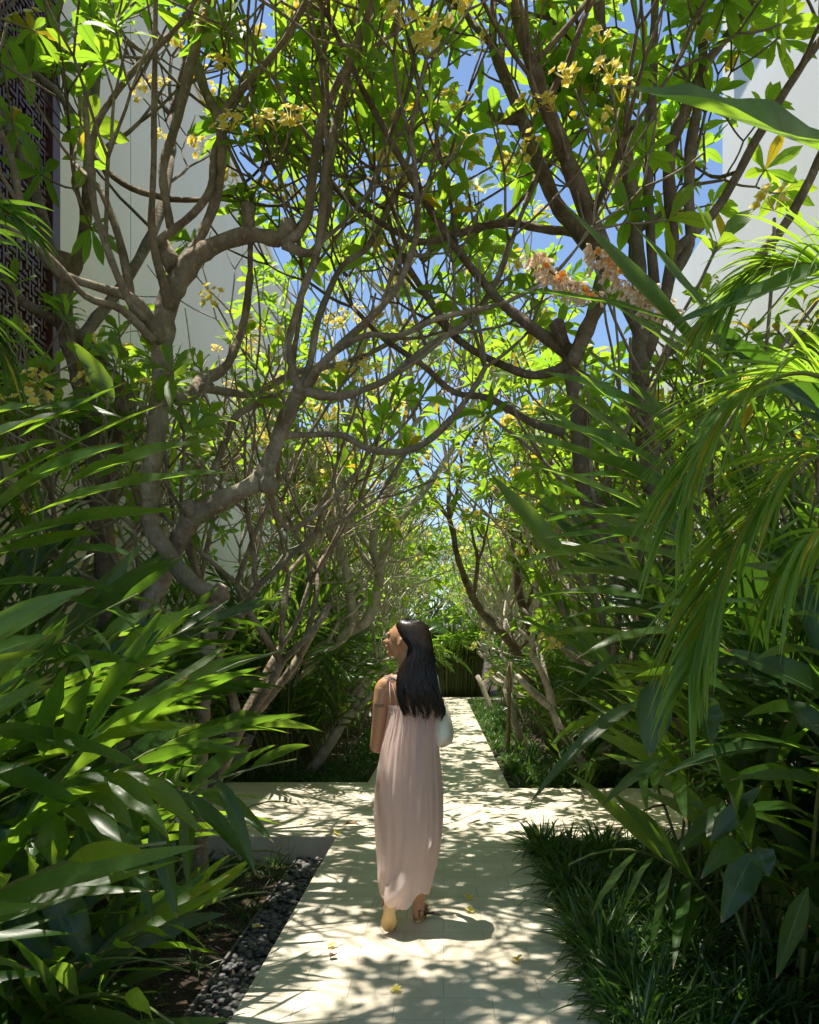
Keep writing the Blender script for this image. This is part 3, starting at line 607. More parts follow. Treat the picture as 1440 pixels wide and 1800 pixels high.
# ------------------------------------------------------------------ ginger plants
def cane_path(R, base, lean, H, arch):
    p = Vector(base); d = Vector((lean[0] * .35 + R.gauss(0, .06), lean[1] * .35 + R.gauss(0, .06), 1)).normalized(); pts = [p.copy()]
    k = 12
    for i in range(k):
        t = i / k
        d = (d + Vector((lean[0], lean[1], 0)) * (arch * .16) - Vector((0, 0, arch * .13 * t * t * 2.2))).normalized()
        p = p + d * (H / k); pts.append(p.copy())
    return pts
def cane_leaves(R, pts, acc, L0, W0, start=.25, gap=.085, limx=None):
    ln = sum((pts[i + 1] - pts[i]).length for i in range(len(pts) - 1)); s = ln * start; sgn = 1
    fulld = (pts[-1] - pts[0]); hz = Vector((fulld.x, fulld.y, 0))
    if hz.length < .05: hz = Vector((R.gauss(0, 1), R.gauss(0, 1), 0))
    side0 = Vector((-hz.y, hz.x, 0)).normalized(); rot = R.uniform(-1.2, 1.2)
    while s < ln * .995:
        a = 0; i = 0
        while i < len(pts) - 2 and a + (pts[i + 1] - pts[i]).length < s: a += (pts[i + 1] - pts[i]).length; i += 1
        seg = pts[i + 1] - pts[i]; p = pts[i] + seg.normalized() * (s - a); t = seg.normalized()
        sd = (side0 - t * side0.dot(t)).normalized(); up = t.cross(sd)
        sd = sd * math.cos(rot) + up * math.sin(rot)
        f = s / ln; ang = .95 - .5 * f + R.uniform(-.15, .15)
        d = (t * math.cos(ang) + sd * sgn * math.sin(ang)).normalized()
        nn = (t * math.sin(ang) - sd * sgn * math.cos(ang)); nn = nn + Vector((R.gauss(0, .25), R.gauss(0, .25), .35 + R.gauss(0, .2)))
        sc = (.55 + .9 * math.sin(math.pi * min(1, f * .9 + .05))) * R.uniform(.8, 1.1) / 1.3
        l = L0 * sc
        tip = p + d * l
        low = 3.7 < tip.y < 6.4 and abs(tip.x) < .3 * tip.y and tip.z < .85
        if not low and not (limx and ((limx > 0 and tip.x < limx) or (limx < 0 and tip.x > limx))):
            acc.append((p[:], d[:], nn[:], l, W0 * min(1.1, l / L0 * 1.15) * R.uniform(.85, 1.1), R.uniform(.04, .34) * (1.15 - f * .5), R.uniform(-.5, .5)))
        sgn = -sgn; s += gap * R.uniform(.8, 1.25)
def put_leaves(g, acc, nseg=8, seed=0, fold=.2):
    if not acc: return
    a = list(zip(*acc)); leaves(g, a[0], a[1], a[2], a[3], a[4], a[5], fold, nseg, 'ginger', wave=.07, rng=np.random.default_rng(seed), twist=a[6])
def traced_leaves(g, rows, seed):
    """rows: base px,py, tip px,py, Y base, Y tip, width px, droop, tilt toward the viewer (radians)"""
    R = random.Random(seed); acc = []
    for (bx, by, tx, ty, Y0, Y1, w, dr, tilt) in rows:
        B = P(bx, by, Y0); E = P(tx, ty, Y1); L = (E - B).length
        for _ in range(4):
            D = (E - B) + Vector((0, 0, dr * L)); L = D.length / (1 - .22 * abs(dr))
        tilt *= .68; n = Vector((R.uniform(-.15, .15), -math.sin(tilt), math.cos(tilt)))
        acc.append((B[:], D.normalized()[:], n[:], L, w / F * (Y0 + Y1) / 2 * 1.05, dr, R.uniform(-.25, .25)))
    put_leaves(g, acc, 12, seed, .42)
GN = [0]
def ginger(seed, loc, n, H, lean, label, L0=.6, W0=.056, mat='ging', rows=None, limx=None, spreadb=.22, arch=1., flowers=None, gap=.068, start=.25, nseg=8, group='ginger plants massed in the beds', ex_canes=()):
    R = random.Random(seed); root = empty('ginger_plant', loc, label, 'plant', group)
    gc = Geo(); acc = []
    for i in range(n):
        a = R.uniform(0, 6.28); rr = spreadb * math.sqrt(R.random()); b = (loc[0] + rr * math.cos(a), loc[1] + rr * math.sin(a), loc[2] - .05)
        ln = (lean[0] + .75 * math.cos(a + R.gauss(0, .5)), lean[1] + .75 * math.sin(a + R.gauss(0, .5)))
        h = R.uniform(*H); pts = cane_path(R, b, ln, h, arch * R.uniform(.6, 1.2))
        if limx and ((limx > 0 and pts[-1].x < limx) or (limx < 0 and pts[-1].x > limx)): continue
        gc.tube(pts, np.linspace(.011, .004, len(pts)), 6)
        cane_leaves(R, pts, acc, L0, W0, start, gap, limx)
    for c in ex_canes:
        pts = [P(*q) for q in c]; gc.tube(pts, np.linspace(.011, .005, len(pts)), 7)
    gc.obj('canes', M['cane'], root)
    g = Geo(); put_leaves(g, acc, nseg, seed)
    if rows: traced_leaves(g, rows, seed)
    g.obj('foliage', M[mat], root)
    return root

def J(rows, seed, Y):       # fill in small depth differences for traced leaves
    R = random.Random(seed); out = []
    for r in rows:
        bx, by, tx, ty, w, dr, tl = r[:7]; y = Y if len(r) < 8 else r[7]
        out.append((bx, by, tx, ty, y + R.uniform(-.12, .12), y - .08 + R.uniform(-.15, .15), w, dr, tl))
    return out
left_hi = J([(-60, 790, 138, 722, 36, .12, .9), (30, 770, 222, 672, 30, .02, 1.), (-40, 875, 292, 708, 28, .08, .9), (-30, 905, 208, 778, 50, .1, 1.1), (95, 862, 382, 772, 44, .12, .95),
             (50, 905, 418, 830, 40, .14, .8), (-40, 970, 322, 897, 46, .14, .85), (-30, 985, 182, 938, 40, .12, .9), (120, 968, 242, 978, 30, .15, .9), (-50, 1035, 272, 1062, 36, .18, .8),
             (110, 1052, 240, 1090, 30, .16, 1.), (-40, 830, 110, 775, 40, .12, 1.), (-50, 740, 70, 712, 34, .1, .8), (60, 840, 230, 780, 30, .1, 1.), (-20, 1110, 150, 1050, 40, .1, 1.),
             (200, 700, 128, 600, 34, -.05, 1.2, 3.6), (60, 720, 215, 735, 30, .2, 1.)], 1, 2.9)
left_mid = J([(145, 1305, 290, 1065, 36, .03, 1.15), (148, 1300, 308, 1087, 30, .05, 1.1), (205, 1200, 355, 1123, 28, .05, .9), (150, 1297, 386, 1195, 34, .1, .9), (145, 1310, 346, 1275, 30, .12, .9),
              (-60, 1285, 258, 1352, 44, .16, .8), (-60, 1350, 158, 1427, 50, .16, .9), (80, 1388, 362, 1392, 36, .22, .8), (148, 1372, 234, 1458, 46, .25, 1.2), (190, 1368, 297, 1475, 40, .28, 1.2),
              (245, 1372, 355, 1465, 36, .26, 1.1), (110, 1425, 255, 1515, 40, .25, 1.1), (78, 1415, 104, 1535, 52, .1, 1.4), (-40, 1200, 148, 1143, 30, .06, .9), (100, 1165, 257, 1172, 32, .18, .9),
              (200, 1150, 380, 1060, 40, .08, 1.2, 3.5), (170, 1130, 290, 1065, 36, .05, 1.2, 3.4), (75, 1330, 120, 1170, 60, -.02, 1.35), (120, 1330, 165, 1180, 56, -.02, 1.35), (-40, 1160, 90, 1118, 34, .1, 1.)], 2, 3.0)
left_low = J([(80, 1535, 160, 1702, 62, .12, 1.35), (5, 1600, 95, 1687, 56, .2, 1.3), (-30, 1630, 22, 1758, 50, .15, 1.3), (300, 1388, 456, 1542, 34, .35, 1.), (268, 1435, 312, 1615, 34, .2, 1.2),
              (345, 1390, 482, 1482, 30, .3, 1.), (158, 1418, 192, 1585, 48, .15, 1.3), (215, 1445, 270, 1620, 36, .2, 1.2), (330, 1410, 330, 1560, 26, .2, 1.1), (-20, 1460, 90, 1570, 50, .25, 1.1),
              (60, 1480, 40, 1600, 50, .1, 1.3), (250, 1400, 210, 1540, 34, .2, 1.3), (380, 1370, 450, 1540, 26, .4, 1.)], 3, 3.1)
ginger(21, (-2.2, 2.9, -.2), 26, (1.9, 2.6), (.75, 0), 'tall bright ginger fanning its blades in from the left edge above eye level', rows=left_hi, limx=-.62, mat='ging', L0=.66, arch=.6)
ginger(22, (-1.75, 3.3, -.2), 20, (.9, 1.55), (.35, -.1), 'ginger clump with a lit upright shoot, lower left in front of the elbow trunk', rows=left_mid, limx=-.75, mat='ging', L0=.55, arch=.8)
ginger(23, (-2.0, 3.0, -.2), 12, (.9, 1.5), (.3, -.35), 'low ginger with wide hanging leaves at the bottom left corner', rows=left_low, limx=-.9, mat='gingd', L0=.55, W0=.075, arch=1.1)
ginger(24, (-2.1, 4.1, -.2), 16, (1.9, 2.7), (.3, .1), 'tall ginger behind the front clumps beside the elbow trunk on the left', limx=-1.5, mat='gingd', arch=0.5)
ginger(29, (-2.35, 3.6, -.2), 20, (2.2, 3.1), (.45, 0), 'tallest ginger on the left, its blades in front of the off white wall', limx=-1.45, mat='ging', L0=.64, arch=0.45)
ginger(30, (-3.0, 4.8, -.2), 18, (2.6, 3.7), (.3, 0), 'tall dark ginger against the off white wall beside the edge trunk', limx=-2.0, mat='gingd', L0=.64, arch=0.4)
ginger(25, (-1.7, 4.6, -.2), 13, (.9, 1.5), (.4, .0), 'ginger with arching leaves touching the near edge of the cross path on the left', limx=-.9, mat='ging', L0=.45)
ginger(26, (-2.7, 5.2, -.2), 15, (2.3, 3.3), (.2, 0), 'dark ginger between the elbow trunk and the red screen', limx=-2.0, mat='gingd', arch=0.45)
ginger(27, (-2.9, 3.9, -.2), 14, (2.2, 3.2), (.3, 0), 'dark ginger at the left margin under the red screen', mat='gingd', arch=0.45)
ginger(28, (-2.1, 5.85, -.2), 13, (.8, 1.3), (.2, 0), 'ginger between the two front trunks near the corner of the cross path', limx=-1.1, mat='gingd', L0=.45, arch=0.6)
lab2 = ['front row by the cross path', 'wall side behind the cross path', 'second row near the woman', 'third row', 'wall side midway', 'fourth row', 'fifth row', 'sixth row', 'wall side far', 'seventh row', 'eighth row', 'ninth row', 'farthest row']
sp = [(-1.9, 9.9), (-3.0, 9.8), (-1.5, 10.6), (-2.4, 11.3), (-3.2, 12.2), (-1.6, 12.2), (-2.3, 13.4), (-1.5, 14.6), (-3.1, 14.6), (-1.7, 16.2), (-2.6, 16.9), (-1.5, 17.6), (-1.5, 21.6)]
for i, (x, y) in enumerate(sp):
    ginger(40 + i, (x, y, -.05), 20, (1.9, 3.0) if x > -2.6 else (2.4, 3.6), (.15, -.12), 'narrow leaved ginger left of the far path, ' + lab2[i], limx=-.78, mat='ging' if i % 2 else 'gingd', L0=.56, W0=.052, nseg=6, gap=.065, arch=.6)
# right side
right_hi = J([(1290, 690, 975, 343, 44, .04, 1.25), (1310, 640, 1108, 388, 36, .02, 1.25), (1470, 455, 1182, 568, 44, -.1, 1.1, 2.4), (1210, 575, 868, 512, 26, .16, .9), (1330, 710, 1128, 558, 44, .1, 1.), (1240, 660, 1050, 520, 28, .1, 1.),
              (1190, 840, 935, 740, 40, .2, .95), (1230, 890, 885, 762, 44, .14, 1.0), (1200, 920, 960, 905, 36, .12, 1.), (1200, 950, 955, 947, 26, .14, 1.), (1170, 740, 950, 652, 30, .12, .9), (1010, 1010, 862, 833, 36, .02, 1.2),
              (1130, 760, 1000, 640, 26, .05, 1.), (1180, 760, 1090, 650, 26, .05, 1.), (1160, 860, 920, 700, 26, .1, 1., 3.9), (1140, 900, 905, 812, 30, .12, .9, 3.9), (1180, 980, 985, 880, 34, .12, 1., 3.7), (1130, 1010, 930, 960, 26, .2, .9, 3.8), (1190, 1040, 960, 1010, 30, .22, .9, 3.7),
              (1170, 1090, 985, 1090, 26, .25, .9, 3.7), (1200, 1110, 1010, 1160, 28, .25, .9, 3.6), (1120, 790, 985, 690, 26, .08, 1., 4.), (1230, 1000, 1050, 960, 32, .2, 1., 3.5), (1220, 780, 1010, 600, 30, .05, 1.1, 3.8), (1160, 1060, 900, 1060, 26, .25, .8, 4.), (1120, 1120, 930, 1130, 24, .25, .8, 4.),
              (1250, 900, 1060, 800, 34, .1, 1., 3.5), (1120, 980, 900, 1000, 30, .25, .8), (1150, 850, 1000, 835, 24, .1, .9), (1260, 800, 1090, 700, 36, .1, 1.1)], 4, 3.3)
right_lo = J([(1150, 1195, 1142, 1330, 62, .05, 1.4, 2.6), (1230, 1220, 1250, 1310, 54, .1, 1.3, 2.7), (1470, 1010, 1322, 968, 40, .08, 1.), (1480, 1240, 1272, 1143, 60, .1, 1.1), (1370, 1315, 1158, 1368, 28, .25, .9), (1320, 1490, 1252, 1322, 74, .02, 1.4, 2.5),
              (1310, 1492, 1232, 1545, 44, .4, 1.2, 2.4), (1325, 1500, 1268, 1622, 56, .15, 1.3, 2.4), (1330, 1490, 1352, 1540, 44, .1, 1.3, 2.4), (1420, 1560, 1365, 1720, 34, .1, 1.2, 2.2), (1460, 1375, 1282, 1372, 30, .1, 1., 2.3),
              (1130, 1230, 932, 1412, 26, .25, 1.), (1180, 1330, 1055, 1420, 22, .2, 1.), (1300, 950, 1340, 1180, 60, .05, 1.4, 3.), (1390, 1000, 1440, 1150, 60, 0, 1.4, 3.), (1290, 1420, 1190, 1500, 40, .1, 1.1), (1450, 1300, 1380, 1230, 50, .1, 1.3, 2.4),
              (1250, 1480, 1340, 1380, 34, .05, 1.2, 2.5), (1100, 1150, 1000, 1230, 26, .2, 1.)], 5, 2.9)
ginger(60, (1.75, 1.25, -.05), 7, (1.8, 2.5), (.3, .1), 'near ginger whose broad sunlit blade crosses the upper right corner', rows=J([(1530, 300, 1088, 150, 118, .07, 1.15, 1.65), (1470, 480, 1180, 568, 10, .02, 1., 1.8)], 6, 1.65), limx=1.1, mat='ging', L0=.6, W0=.1)
ginger(61, (1.5, 3.5, -.05), 24, (1.7, 2.4), (-.12, .05), 'tall ginger under the hanging flower spray on the right', rows=right_hi, limx=.42, mat='ging', L0=.6, W0=.058, arch=0.6)
ginger(62, (1.65, 2.7, -.05), 8, (1.0, 1.7), (-.05, .05), 'wide leaved ginger with a curled lit leaf at the lower right', rows=right_lo, limx=1.05, mat='gingd', L0=.5, W0=.085)
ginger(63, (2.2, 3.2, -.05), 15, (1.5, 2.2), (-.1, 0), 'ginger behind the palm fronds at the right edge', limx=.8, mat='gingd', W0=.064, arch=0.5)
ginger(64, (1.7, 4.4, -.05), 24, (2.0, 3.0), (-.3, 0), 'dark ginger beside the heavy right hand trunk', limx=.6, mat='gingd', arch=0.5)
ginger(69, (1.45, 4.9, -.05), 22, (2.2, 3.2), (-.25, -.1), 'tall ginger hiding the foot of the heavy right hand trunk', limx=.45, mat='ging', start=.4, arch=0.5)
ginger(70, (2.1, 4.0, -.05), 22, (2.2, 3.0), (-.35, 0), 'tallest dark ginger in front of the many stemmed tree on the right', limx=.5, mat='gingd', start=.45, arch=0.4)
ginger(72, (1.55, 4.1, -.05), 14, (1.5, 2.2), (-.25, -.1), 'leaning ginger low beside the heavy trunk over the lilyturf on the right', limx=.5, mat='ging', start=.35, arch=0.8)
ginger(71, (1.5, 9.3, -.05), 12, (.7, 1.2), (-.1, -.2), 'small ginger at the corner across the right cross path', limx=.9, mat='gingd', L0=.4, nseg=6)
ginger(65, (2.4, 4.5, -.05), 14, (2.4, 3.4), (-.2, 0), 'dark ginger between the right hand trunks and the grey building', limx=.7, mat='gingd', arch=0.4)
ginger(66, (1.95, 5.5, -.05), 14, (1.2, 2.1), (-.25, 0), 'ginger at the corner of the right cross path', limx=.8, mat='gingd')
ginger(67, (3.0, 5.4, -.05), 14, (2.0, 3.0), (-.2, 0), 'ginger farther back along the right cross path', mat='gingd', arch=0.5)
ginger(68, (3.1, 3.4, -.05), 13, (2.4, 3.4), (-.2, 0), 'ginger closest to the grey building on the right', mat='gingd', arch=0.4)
sp = [(2.0, 9.7), (3.0, 9.6), (2.5, 10.9), (1.75, 11.4), (1.9, 13.2), (2.7, 13.9), (1.6, 14.8), (2.2, 16.2), (1.6, 17.4), (1.7, 19.4), (2.5, 20.3), (1.6, 22.)]
for i, (x, y) in enumerate(sp):
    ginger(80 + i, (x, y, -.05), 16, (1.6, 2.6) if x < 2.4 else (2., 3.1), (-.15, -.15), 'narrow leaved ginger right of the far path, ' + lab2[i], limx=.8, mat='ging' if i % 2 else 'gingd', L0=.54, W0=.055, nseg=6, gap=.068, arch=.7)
for i, x in enumerate((-5, -3.6, -2.4, -1.2, 1.3, 2.6, 3.8, 5.2)):
    ginger(100 + i, (x, 27.6 + (i % 2) * .8, -.05), 24, (3.4, 5.4), (0, -.2), 'dense ginger hedge clump past the end of the path, %s from the left' % ORD[i], mat='ging', L0=.6, W0=.08, nseg=5, gap=.08)

# shell ginger flower spray (hangs from the right ginger)
root = empty('ginger_flower_spray', P(1080, 440, 3.6), 'drooping spray of cream and orange shell ginger flowers on the right', 'flower')
def spray(path, dens, seed, rad):
    g = Geo(); gs = Geo(); R = random.Random(seed); rn = np.random.default_rng(seed)
    W = [P(*q) for q in path]; gs.tube(W, .005, 6)
    for i in range(dens):
        t = R.random() * (len(W) - 1); k = min(int(t), len(W) - 2); p = W[k].lerp(W[k + 1], t - k)
        a = R.uniform(0, 6.28); c = Vector((math.cos(a) * rad, math.sin(a) * rad * .8, R.uniform(-1.3, .4) * rad)) * R.uniform(.4, 1)
        p = p + c; d = (c.normalized() + Vector((0, 0, -.7))).normalized(); o = d.orthogonal().normalized(); u = d.cross(o)
        m = 3 if R.random() < .5 else 4; op = R.uniform(.15, .6)
        D = [((o * math.cos(j * 6.28 / m) + u * math.sin(j * 6.28 / m)) * op + d)[:] for j in range(m)]
        l = R.uniform(.026, .044)
        leaves(g, [p[:]] * m, D, [d[:]] * m, l, l * .55, .05, .35, 4, 'petal', rng=rn)
    gs.obj('stem', M['canebr'], root); g.obj('flowers', M['gflow'], root); 
    for i in range(dens // 20):
        t = R.random() * (len(W) - 1); k = min(int(t), len(W) - 2); p = W[k].lerp(W[k + 1], t - k) + Vector((R.gauss(0, rad * .25), -rad * .5, R.uniform(-.7, .1) * rad)); a = R.uniform(0, 6)
        go = Geo(); leaves(go, [p[:]] * 4, [(math.cos(a + j * 1.57), -.6, math.sin(a + j * 1.57)) for j in range(4)], [(0, -1, 0)] * 4, .026, .022, .1, .3, 4, 'petal', rng=rn); go.obj('flower_lip', M['gorange'], root)
spray([(935, 440, 3.6), (965, 475, 3.6), (1000, 500, 3.6), (1045, 515, 3.6)], 120, 5, .045)
spray([(1045, 435, 3.5), (1075, 460, 3.5), (1110, 495, 3.5), (1145, 525, 3.5), (1175, 548, 3.5)], 190, 6, .055)

# ------------------------------------------------------------------ palms
def frond(g, gr, path, n, L, w, seed, droopr=(.5, 1.1), ang=.9, down=.0, t0=.12):
    R = random.Random(seed); W = [P(*q) for q in path]; Q = []
    for i in range(len(W) - 1):
        p0 = W[max(i - 1, 0)]; p1 = W[i]; p2 = W[i + 1]; p3 = W[min(i + 2, len(W) - 1)]
        for k in range(8):
            t = k / 8; Q.append(.5 * ((2 * p1) + (-p0 + p2) * t + (2 * p0 - 5 * p1 + 4 * p2 - p3) * t * t + (-p0 + 3 * p1 - 3 * p2 + p3) * t ** 3))
    Q.append(W[-1]); gr.tube(Q, np.linspace(.011, .003, len(Q)), 6)
    B = []; D = []; N = []; Ls = []; Dr = []; Tw = []
    for i in range(n):
        f = t0 + (1 - t0) * i / n; x = f * (len(Q) - 1); k = min(int(x), len(Q) - 2); p = Q[k].lerp(Q[k + 1], x - k); t = (Q[k + 1] - Q[k]).normalized()
        s = t.cross(Vector((0, 0, 1))).normalized(); u = s.cross(t)
        for sg in (-1, 1):
            a = ang * (1.1 - .65 * f) + R.uniform(-.08, .08)
            d = t * math.cos(a) + s * sg * math.sin(a) + u * (.18 - down) + Vector((0, 0, R.uniform(-.08, .08)))
            B.append(p[:]); D.append(d.normalized()[:]); N.append((u + s * sg * .2)[:]); Ls.append(L * (.55 + .6 * math.sin(math.pi * min(1, f + .12)) ) * R.uniform(.85, 1.1)); Dr.append(R.uniform(*droopr)); Tw.append(R.uniform(-1., 1.))
    leaves(g, B, D, N, Ls, w, Dr, .35, 10, 'blade', rng=np.random.default_rng(seed), twist=Tw)
root = empty('areca_palm', (1.75, 2.1, -.05), 'areca palm arching yellow green feathery fronds in from the right edge', 'palm')
g = Geo(); gr = Geo()
frond(g, gr, [(1700, 1000, 2.3), (1560, 760, 2.2), (1440, 660, 2.15), (1330, 680, 2.1), (1240, 780, 2.05), (1200, 880, 2.0)], 56, .38, .012, 1, (.2, .65), ang=.62, t0=.3)
frond(g, gr, [(1700, 1050, 2.2), (1560, 860, 2.2), (1450, 800, 2.2), (1360, 860, 2.15), (1290, 960, 2.1), (1240, 1090, 2.05), (1215, 1180, 2.0)], 64, .34, .013, 2, (.2, .6), ang=.6, t0=.3)
frond(g, gr, [(1700, 900, 2.4), (1580, 600, 2.4), (1470, 480, 2.4), (1360, 470, 2.4), (1270, 540, 2.35)], 70, .40, .012, 3, (.3, .85), ang=.65, t0=.3)
frond(g, gr, [(1720, 1100, 2.0), (1560, 980, 2.0), (1450, 940, 2.0), (1380, 1010, 2.0)], 30, .26, .016, 4, (.5, 1.1), t0=.3)
gr.tube([(1.75, 2.1, -.1), (1.72, 2.15, .6), (1.60, 2.2, 1.3)], [.045, .04, .03], 9)
gr.obj('stem', M['cane'], root); g.obj('fronds', M['palm'], root)
root = empty('areca_palm', (-2.5, 2.4, -.2), 'palm with dark hanging leaflets at the left edge in front of the red screen', 'palm')
g = Geo(); gr = Geo()
frond(g, gr, [(-260, 900, 2.6), (-140, 600, 2.5), (-80, 420, 2.45), (-40, 360, 2.4), (20, 380, 2.4)], 34, .3, .018, 5, (.3, .8), ang=1.1, t0=.2)
frond(g, gr, [(-260, 900, 2.6), (-170, 700, 2.5), (-110, 560, 2.45), (-60, 540, 2.4), (-10, 600, 2.4)], 34, .28, .018, 6, (.4, 1.0), ang=1.1, t0=.2)
gr.tube([(-2.5, 2.4, -.25), (-2.3, 2.45, .8), (-1.87, 2.6, 1.9)], [.045, .04, .02], 9)
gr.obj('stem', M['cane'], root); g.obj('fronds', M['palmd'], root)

# ------------------------------------------------------------------ lilyturf (ground cover)
def lilyturf(label, pts, nb, L, w, seed, mat='grass', nseg=6):
    rn = np.random.default_rng(seed); B = []; D = []; Ls = []; Dr = []
    for (x, y, z) in pts:
        n = int(nb * rn.uniform(.7, 1.2)); a = rn.uniform(0, 6.283, n); el = rn.uniform(.45, 1.35, n); sc = rn.uniform(.8, 1.2)
        r = rn.uniform(0, .03, n)
        B.append(np.stack([x + r * np.cos(a), y + r * np.sin(a), np.full(n, z)], 1))
        D.append(np.stack([np.cos(a) * np.cos(el), np.sin(a) * np.cos(el), np.sin(el)], 1)); Ls.append(L * sc * rn.uniform(.6, 1.15, n)); Dr.append(rn.uniform(.25, .85, n) * (1.2 - .4 * np.sin(el)))
    B = np.concatenate(B); D = np.concatenate(D); Ls = np.concatenate(Ls); Dr = np.concatenate(Dr)
    N = np.stack([-D[:, 0] * D[:, 2], -D[:, 1] * D[:, 2], D[:, 0] ** 2 + D[:, 1] ** 2], 1) + rn.normal(0, .25, D.shape)
    g = Geo(); leaves(g, B, D, N, Ls, w * rn.uniform(.7, 1.2, len(B)), Dr, .3, nseg, 'blade', rng=rn)
    tag(g.obj('lilyturf', M[mat]), label, 'ground cover', kind='stuff')
rn = np.random.default_rng(5)
def scatter(n, x0, x1, y0, y1, z, keep=None):
    out = []
    while len(out) < n:
        x, y = rn.uniform(x0, x1), rn.uniform(y0, y1)
        if keep is None or keep(x, y): out.append((x, y, z))
    return out
lilyturf('dense glossy dark lilyturf spilling over the right edge of the path in front', scatter(260, .70, 1.85, 2.4, 6.15, -.05, lambda x, y: (x < 1.4 or rn.random() < .35) and noise.noise(Vector((x * 3, y * 3, 0))) > -.28), 34, .38, .016, 11, nseg=8)
lilyturf('long lilyturf blades hanging over the right edge of the near path', scatter(110, .70, .86, 2.4, 6.1, -.02), 24, .42, .015, 17, nseg=8)
lilyturf('sunlit lilyturf at the corner across the right cross path', scatter(130, .8, 3.4, 8.85, 9.9, -.06), 30, .34, .015, 12)
lilyturf('lilyturf fringe running along the right side of the far path', scatter(260, .78, 1.45, 9.9, 24.5, -.06), 22, .34, .017, 13)
lilyturf('sparse dark lilyturf tufts in the shaded bed left of the pebbles', scatter(85, -2.3, -1.2, 2.7, 6.4, -.22, lambda x, y: rn.random() < .4 + .6 * (x > -1.9)), 20, .32, .010, 14)
lilyturf('shaded lilyturf along the far edge of the left cross path', scatter(120, -3.4, -.9, 9.25, 10.6, -.06), 20, .25, .012, 15)
lilyturf('lilyturf fringe left of the far path', scatter(120, -1.4, -.88, 10.6, 18.2, -.06), 20, .28, .014, 16)

# reeds closing the view and a stake
root = empty('reed_clump', (.35, 26.8, -.05), 'tall dark green upright reeds closing off the end of the path', 'plant')
g = Geo(); R = random.Random(3)
for i in range(420):
    x = R.uniform(-.55, 1.2); y = R.uniform(26.4, 27.3); h = R.uniform(2.1, 3.1) * (1 - .15 * abs(x - .3)); lx = (x - .3) * .25 + R.gauss(0, .12)
    g.tube([(x, y, -.1), (x + lx * .4, y, h * .5), (x + lx, y + R.gauss(0, .1), h)], [.016, .014, .005], 4)
g.obj('stems', plain('reed_stem', (.075, .10, .03), .6, .35, 3.), root)
s = Geo(); s.tube([P(893, 1312, 11.4), P(895, 1240, 11.4), P(898, 1165, 11.4)], [.028, .027, .026], 9)
tag(s.obj('stake', M['canebr']), 'straight brown wooden stake supporting the twin trunked tree on the right', 'stake')
# terracotta bits glimpsed behind the stems on the right
def pot(px, py, Y, r, h, label):
    c = P(px, py, Y); prof = [(.0, 0), (.72, 0), (.8, .3), (.95, .8), (1.0, .86), (1.08, .86), (1.08, 1.0), (.9, 1.0), (.88, .7), (0, .65)]
    V = np.array([[(c.x + a * r * math.cos(k * .2618), c.y + a * r * math.sin(k * .2618), b * h - .05) for k in range(24)] for a, b in prof])
    g = Geo(); g.grid(V, True); tag(g.obj('plant_pot', plain('glazed_pot', (.30, .035, .02), .4, .2)), label, 'pot')
pot(1152, 1312, 9.5, .17, .34, 'dark red pot half hidden behind the lilyturf beyond the right cross path')

# ------------------------------------------------------------------ fallen flowers and leaves on the path
def ground_pt(px, py): return P(px, py, F * CH / (py - VY))
def fallen_flower(px, py, label, kind='petalw', sc=1., name='fallen_flower'):
    p = ground_pt(px, py); R = random.Random(px); g = Geo(); a0 = R.uniform(0, 6); tl = Vector((R.uniform(-.4, .4), R.uniform(-.5, .1), 1)).normalized()
    a = tl.orthogonal().normalized(); b = tl.cross(a)
    D = [((a * math.cos(a0 + k * 1.2566) + b * math.sin(a0 + k * 1.2566)) + tl * R.uniform(.1, .6))[:] for k in range(5)]
    leaves(g, [(p + Vector((0, 0, .012)))[:]] * 5, D, [tl[:]] * 5, [R.uniform(.03, .042) * sc for _ in range(5)], .026 * sc, .1, .2, 5, 'petal')
    leaves(g, [(p + Vector((0, 0, .012)))[:]], [(-tl + Vector((.8, 0, .9)))[:]], [(0, 0, 1)], .02, .006, 0, .2, 2, 'blade')
    o = g.obj(name, M[kind]); tag(o, label, 'fallen flower')
fallen_flower(909, 1692, 'white fallen frangipani flower lying alone on the right half of the path in front')
fallen_flower(824, 1581, 'yellow fallen flower right of the dark pod, farther one of the pair', 'petal')
fallen_flower(826, 1604, 'wilted yellow flower right of the dark pod, nearer one of the pair', 'petal')
fallen_flower(583, 1666, 'small yellow flower on the left half of the path, left of the raised sandal', 'petal', .8)
fallen_flower(697, 1744, 'yellow flower nearest the camera on the path', 'petal', .9)
fallen_flower(592, 1467, 'yellow flower next to the brown leaf at the corner of the cross path', 'petal')
fallen_flower(528, 1449, 'tiny yellow flower on the near half of the left cross path', 'petal', .8)
fallen_flower(424, 1441, 'yellow flower on the left cross path near the ginger', 'petal', .8)
fallen_flower(452, 1633, 'white flower dropped on the dark pebbles', 'petalw', .9)
fallen_flower(757, 1567, 'pale flower just right of the dress hem', 'petalw', .8)
M['dead'] = leaf_mat('dead_leaf', (.16, .09, .04), (.22, .14, .06), (.25, .14, .04), .2, .5, veins=16.)
M['pod'] = leaf_mat('dark_pod', (.05, .015, .012), (.07, .02, .015), (.1, .03, .02), .05, .4, veins=4.)
def fallen_leaf(px, py, ang, L, W, label, mat='dead', h=.015):
    p = ground_pt(px, py); g = Geo(); d = Vector((math.cos(ang), math.sin(ang), .12)); p = p - d * L * .5
    leaves(g, [(p.x, p.y, h)], [d[:]], [(-.2, -.2, 1)], L, W, .12, .45, 10, 'plum', wave=.12, rng=np.random.default_rng(px)); tag(g.obj('fallen_leaf', M[mat]), label, 'fallen leaf')
fallen_leaf(618, 1453, .3, .16, .07, 'curled brown leaf at the corner where the left cross path meets the path')
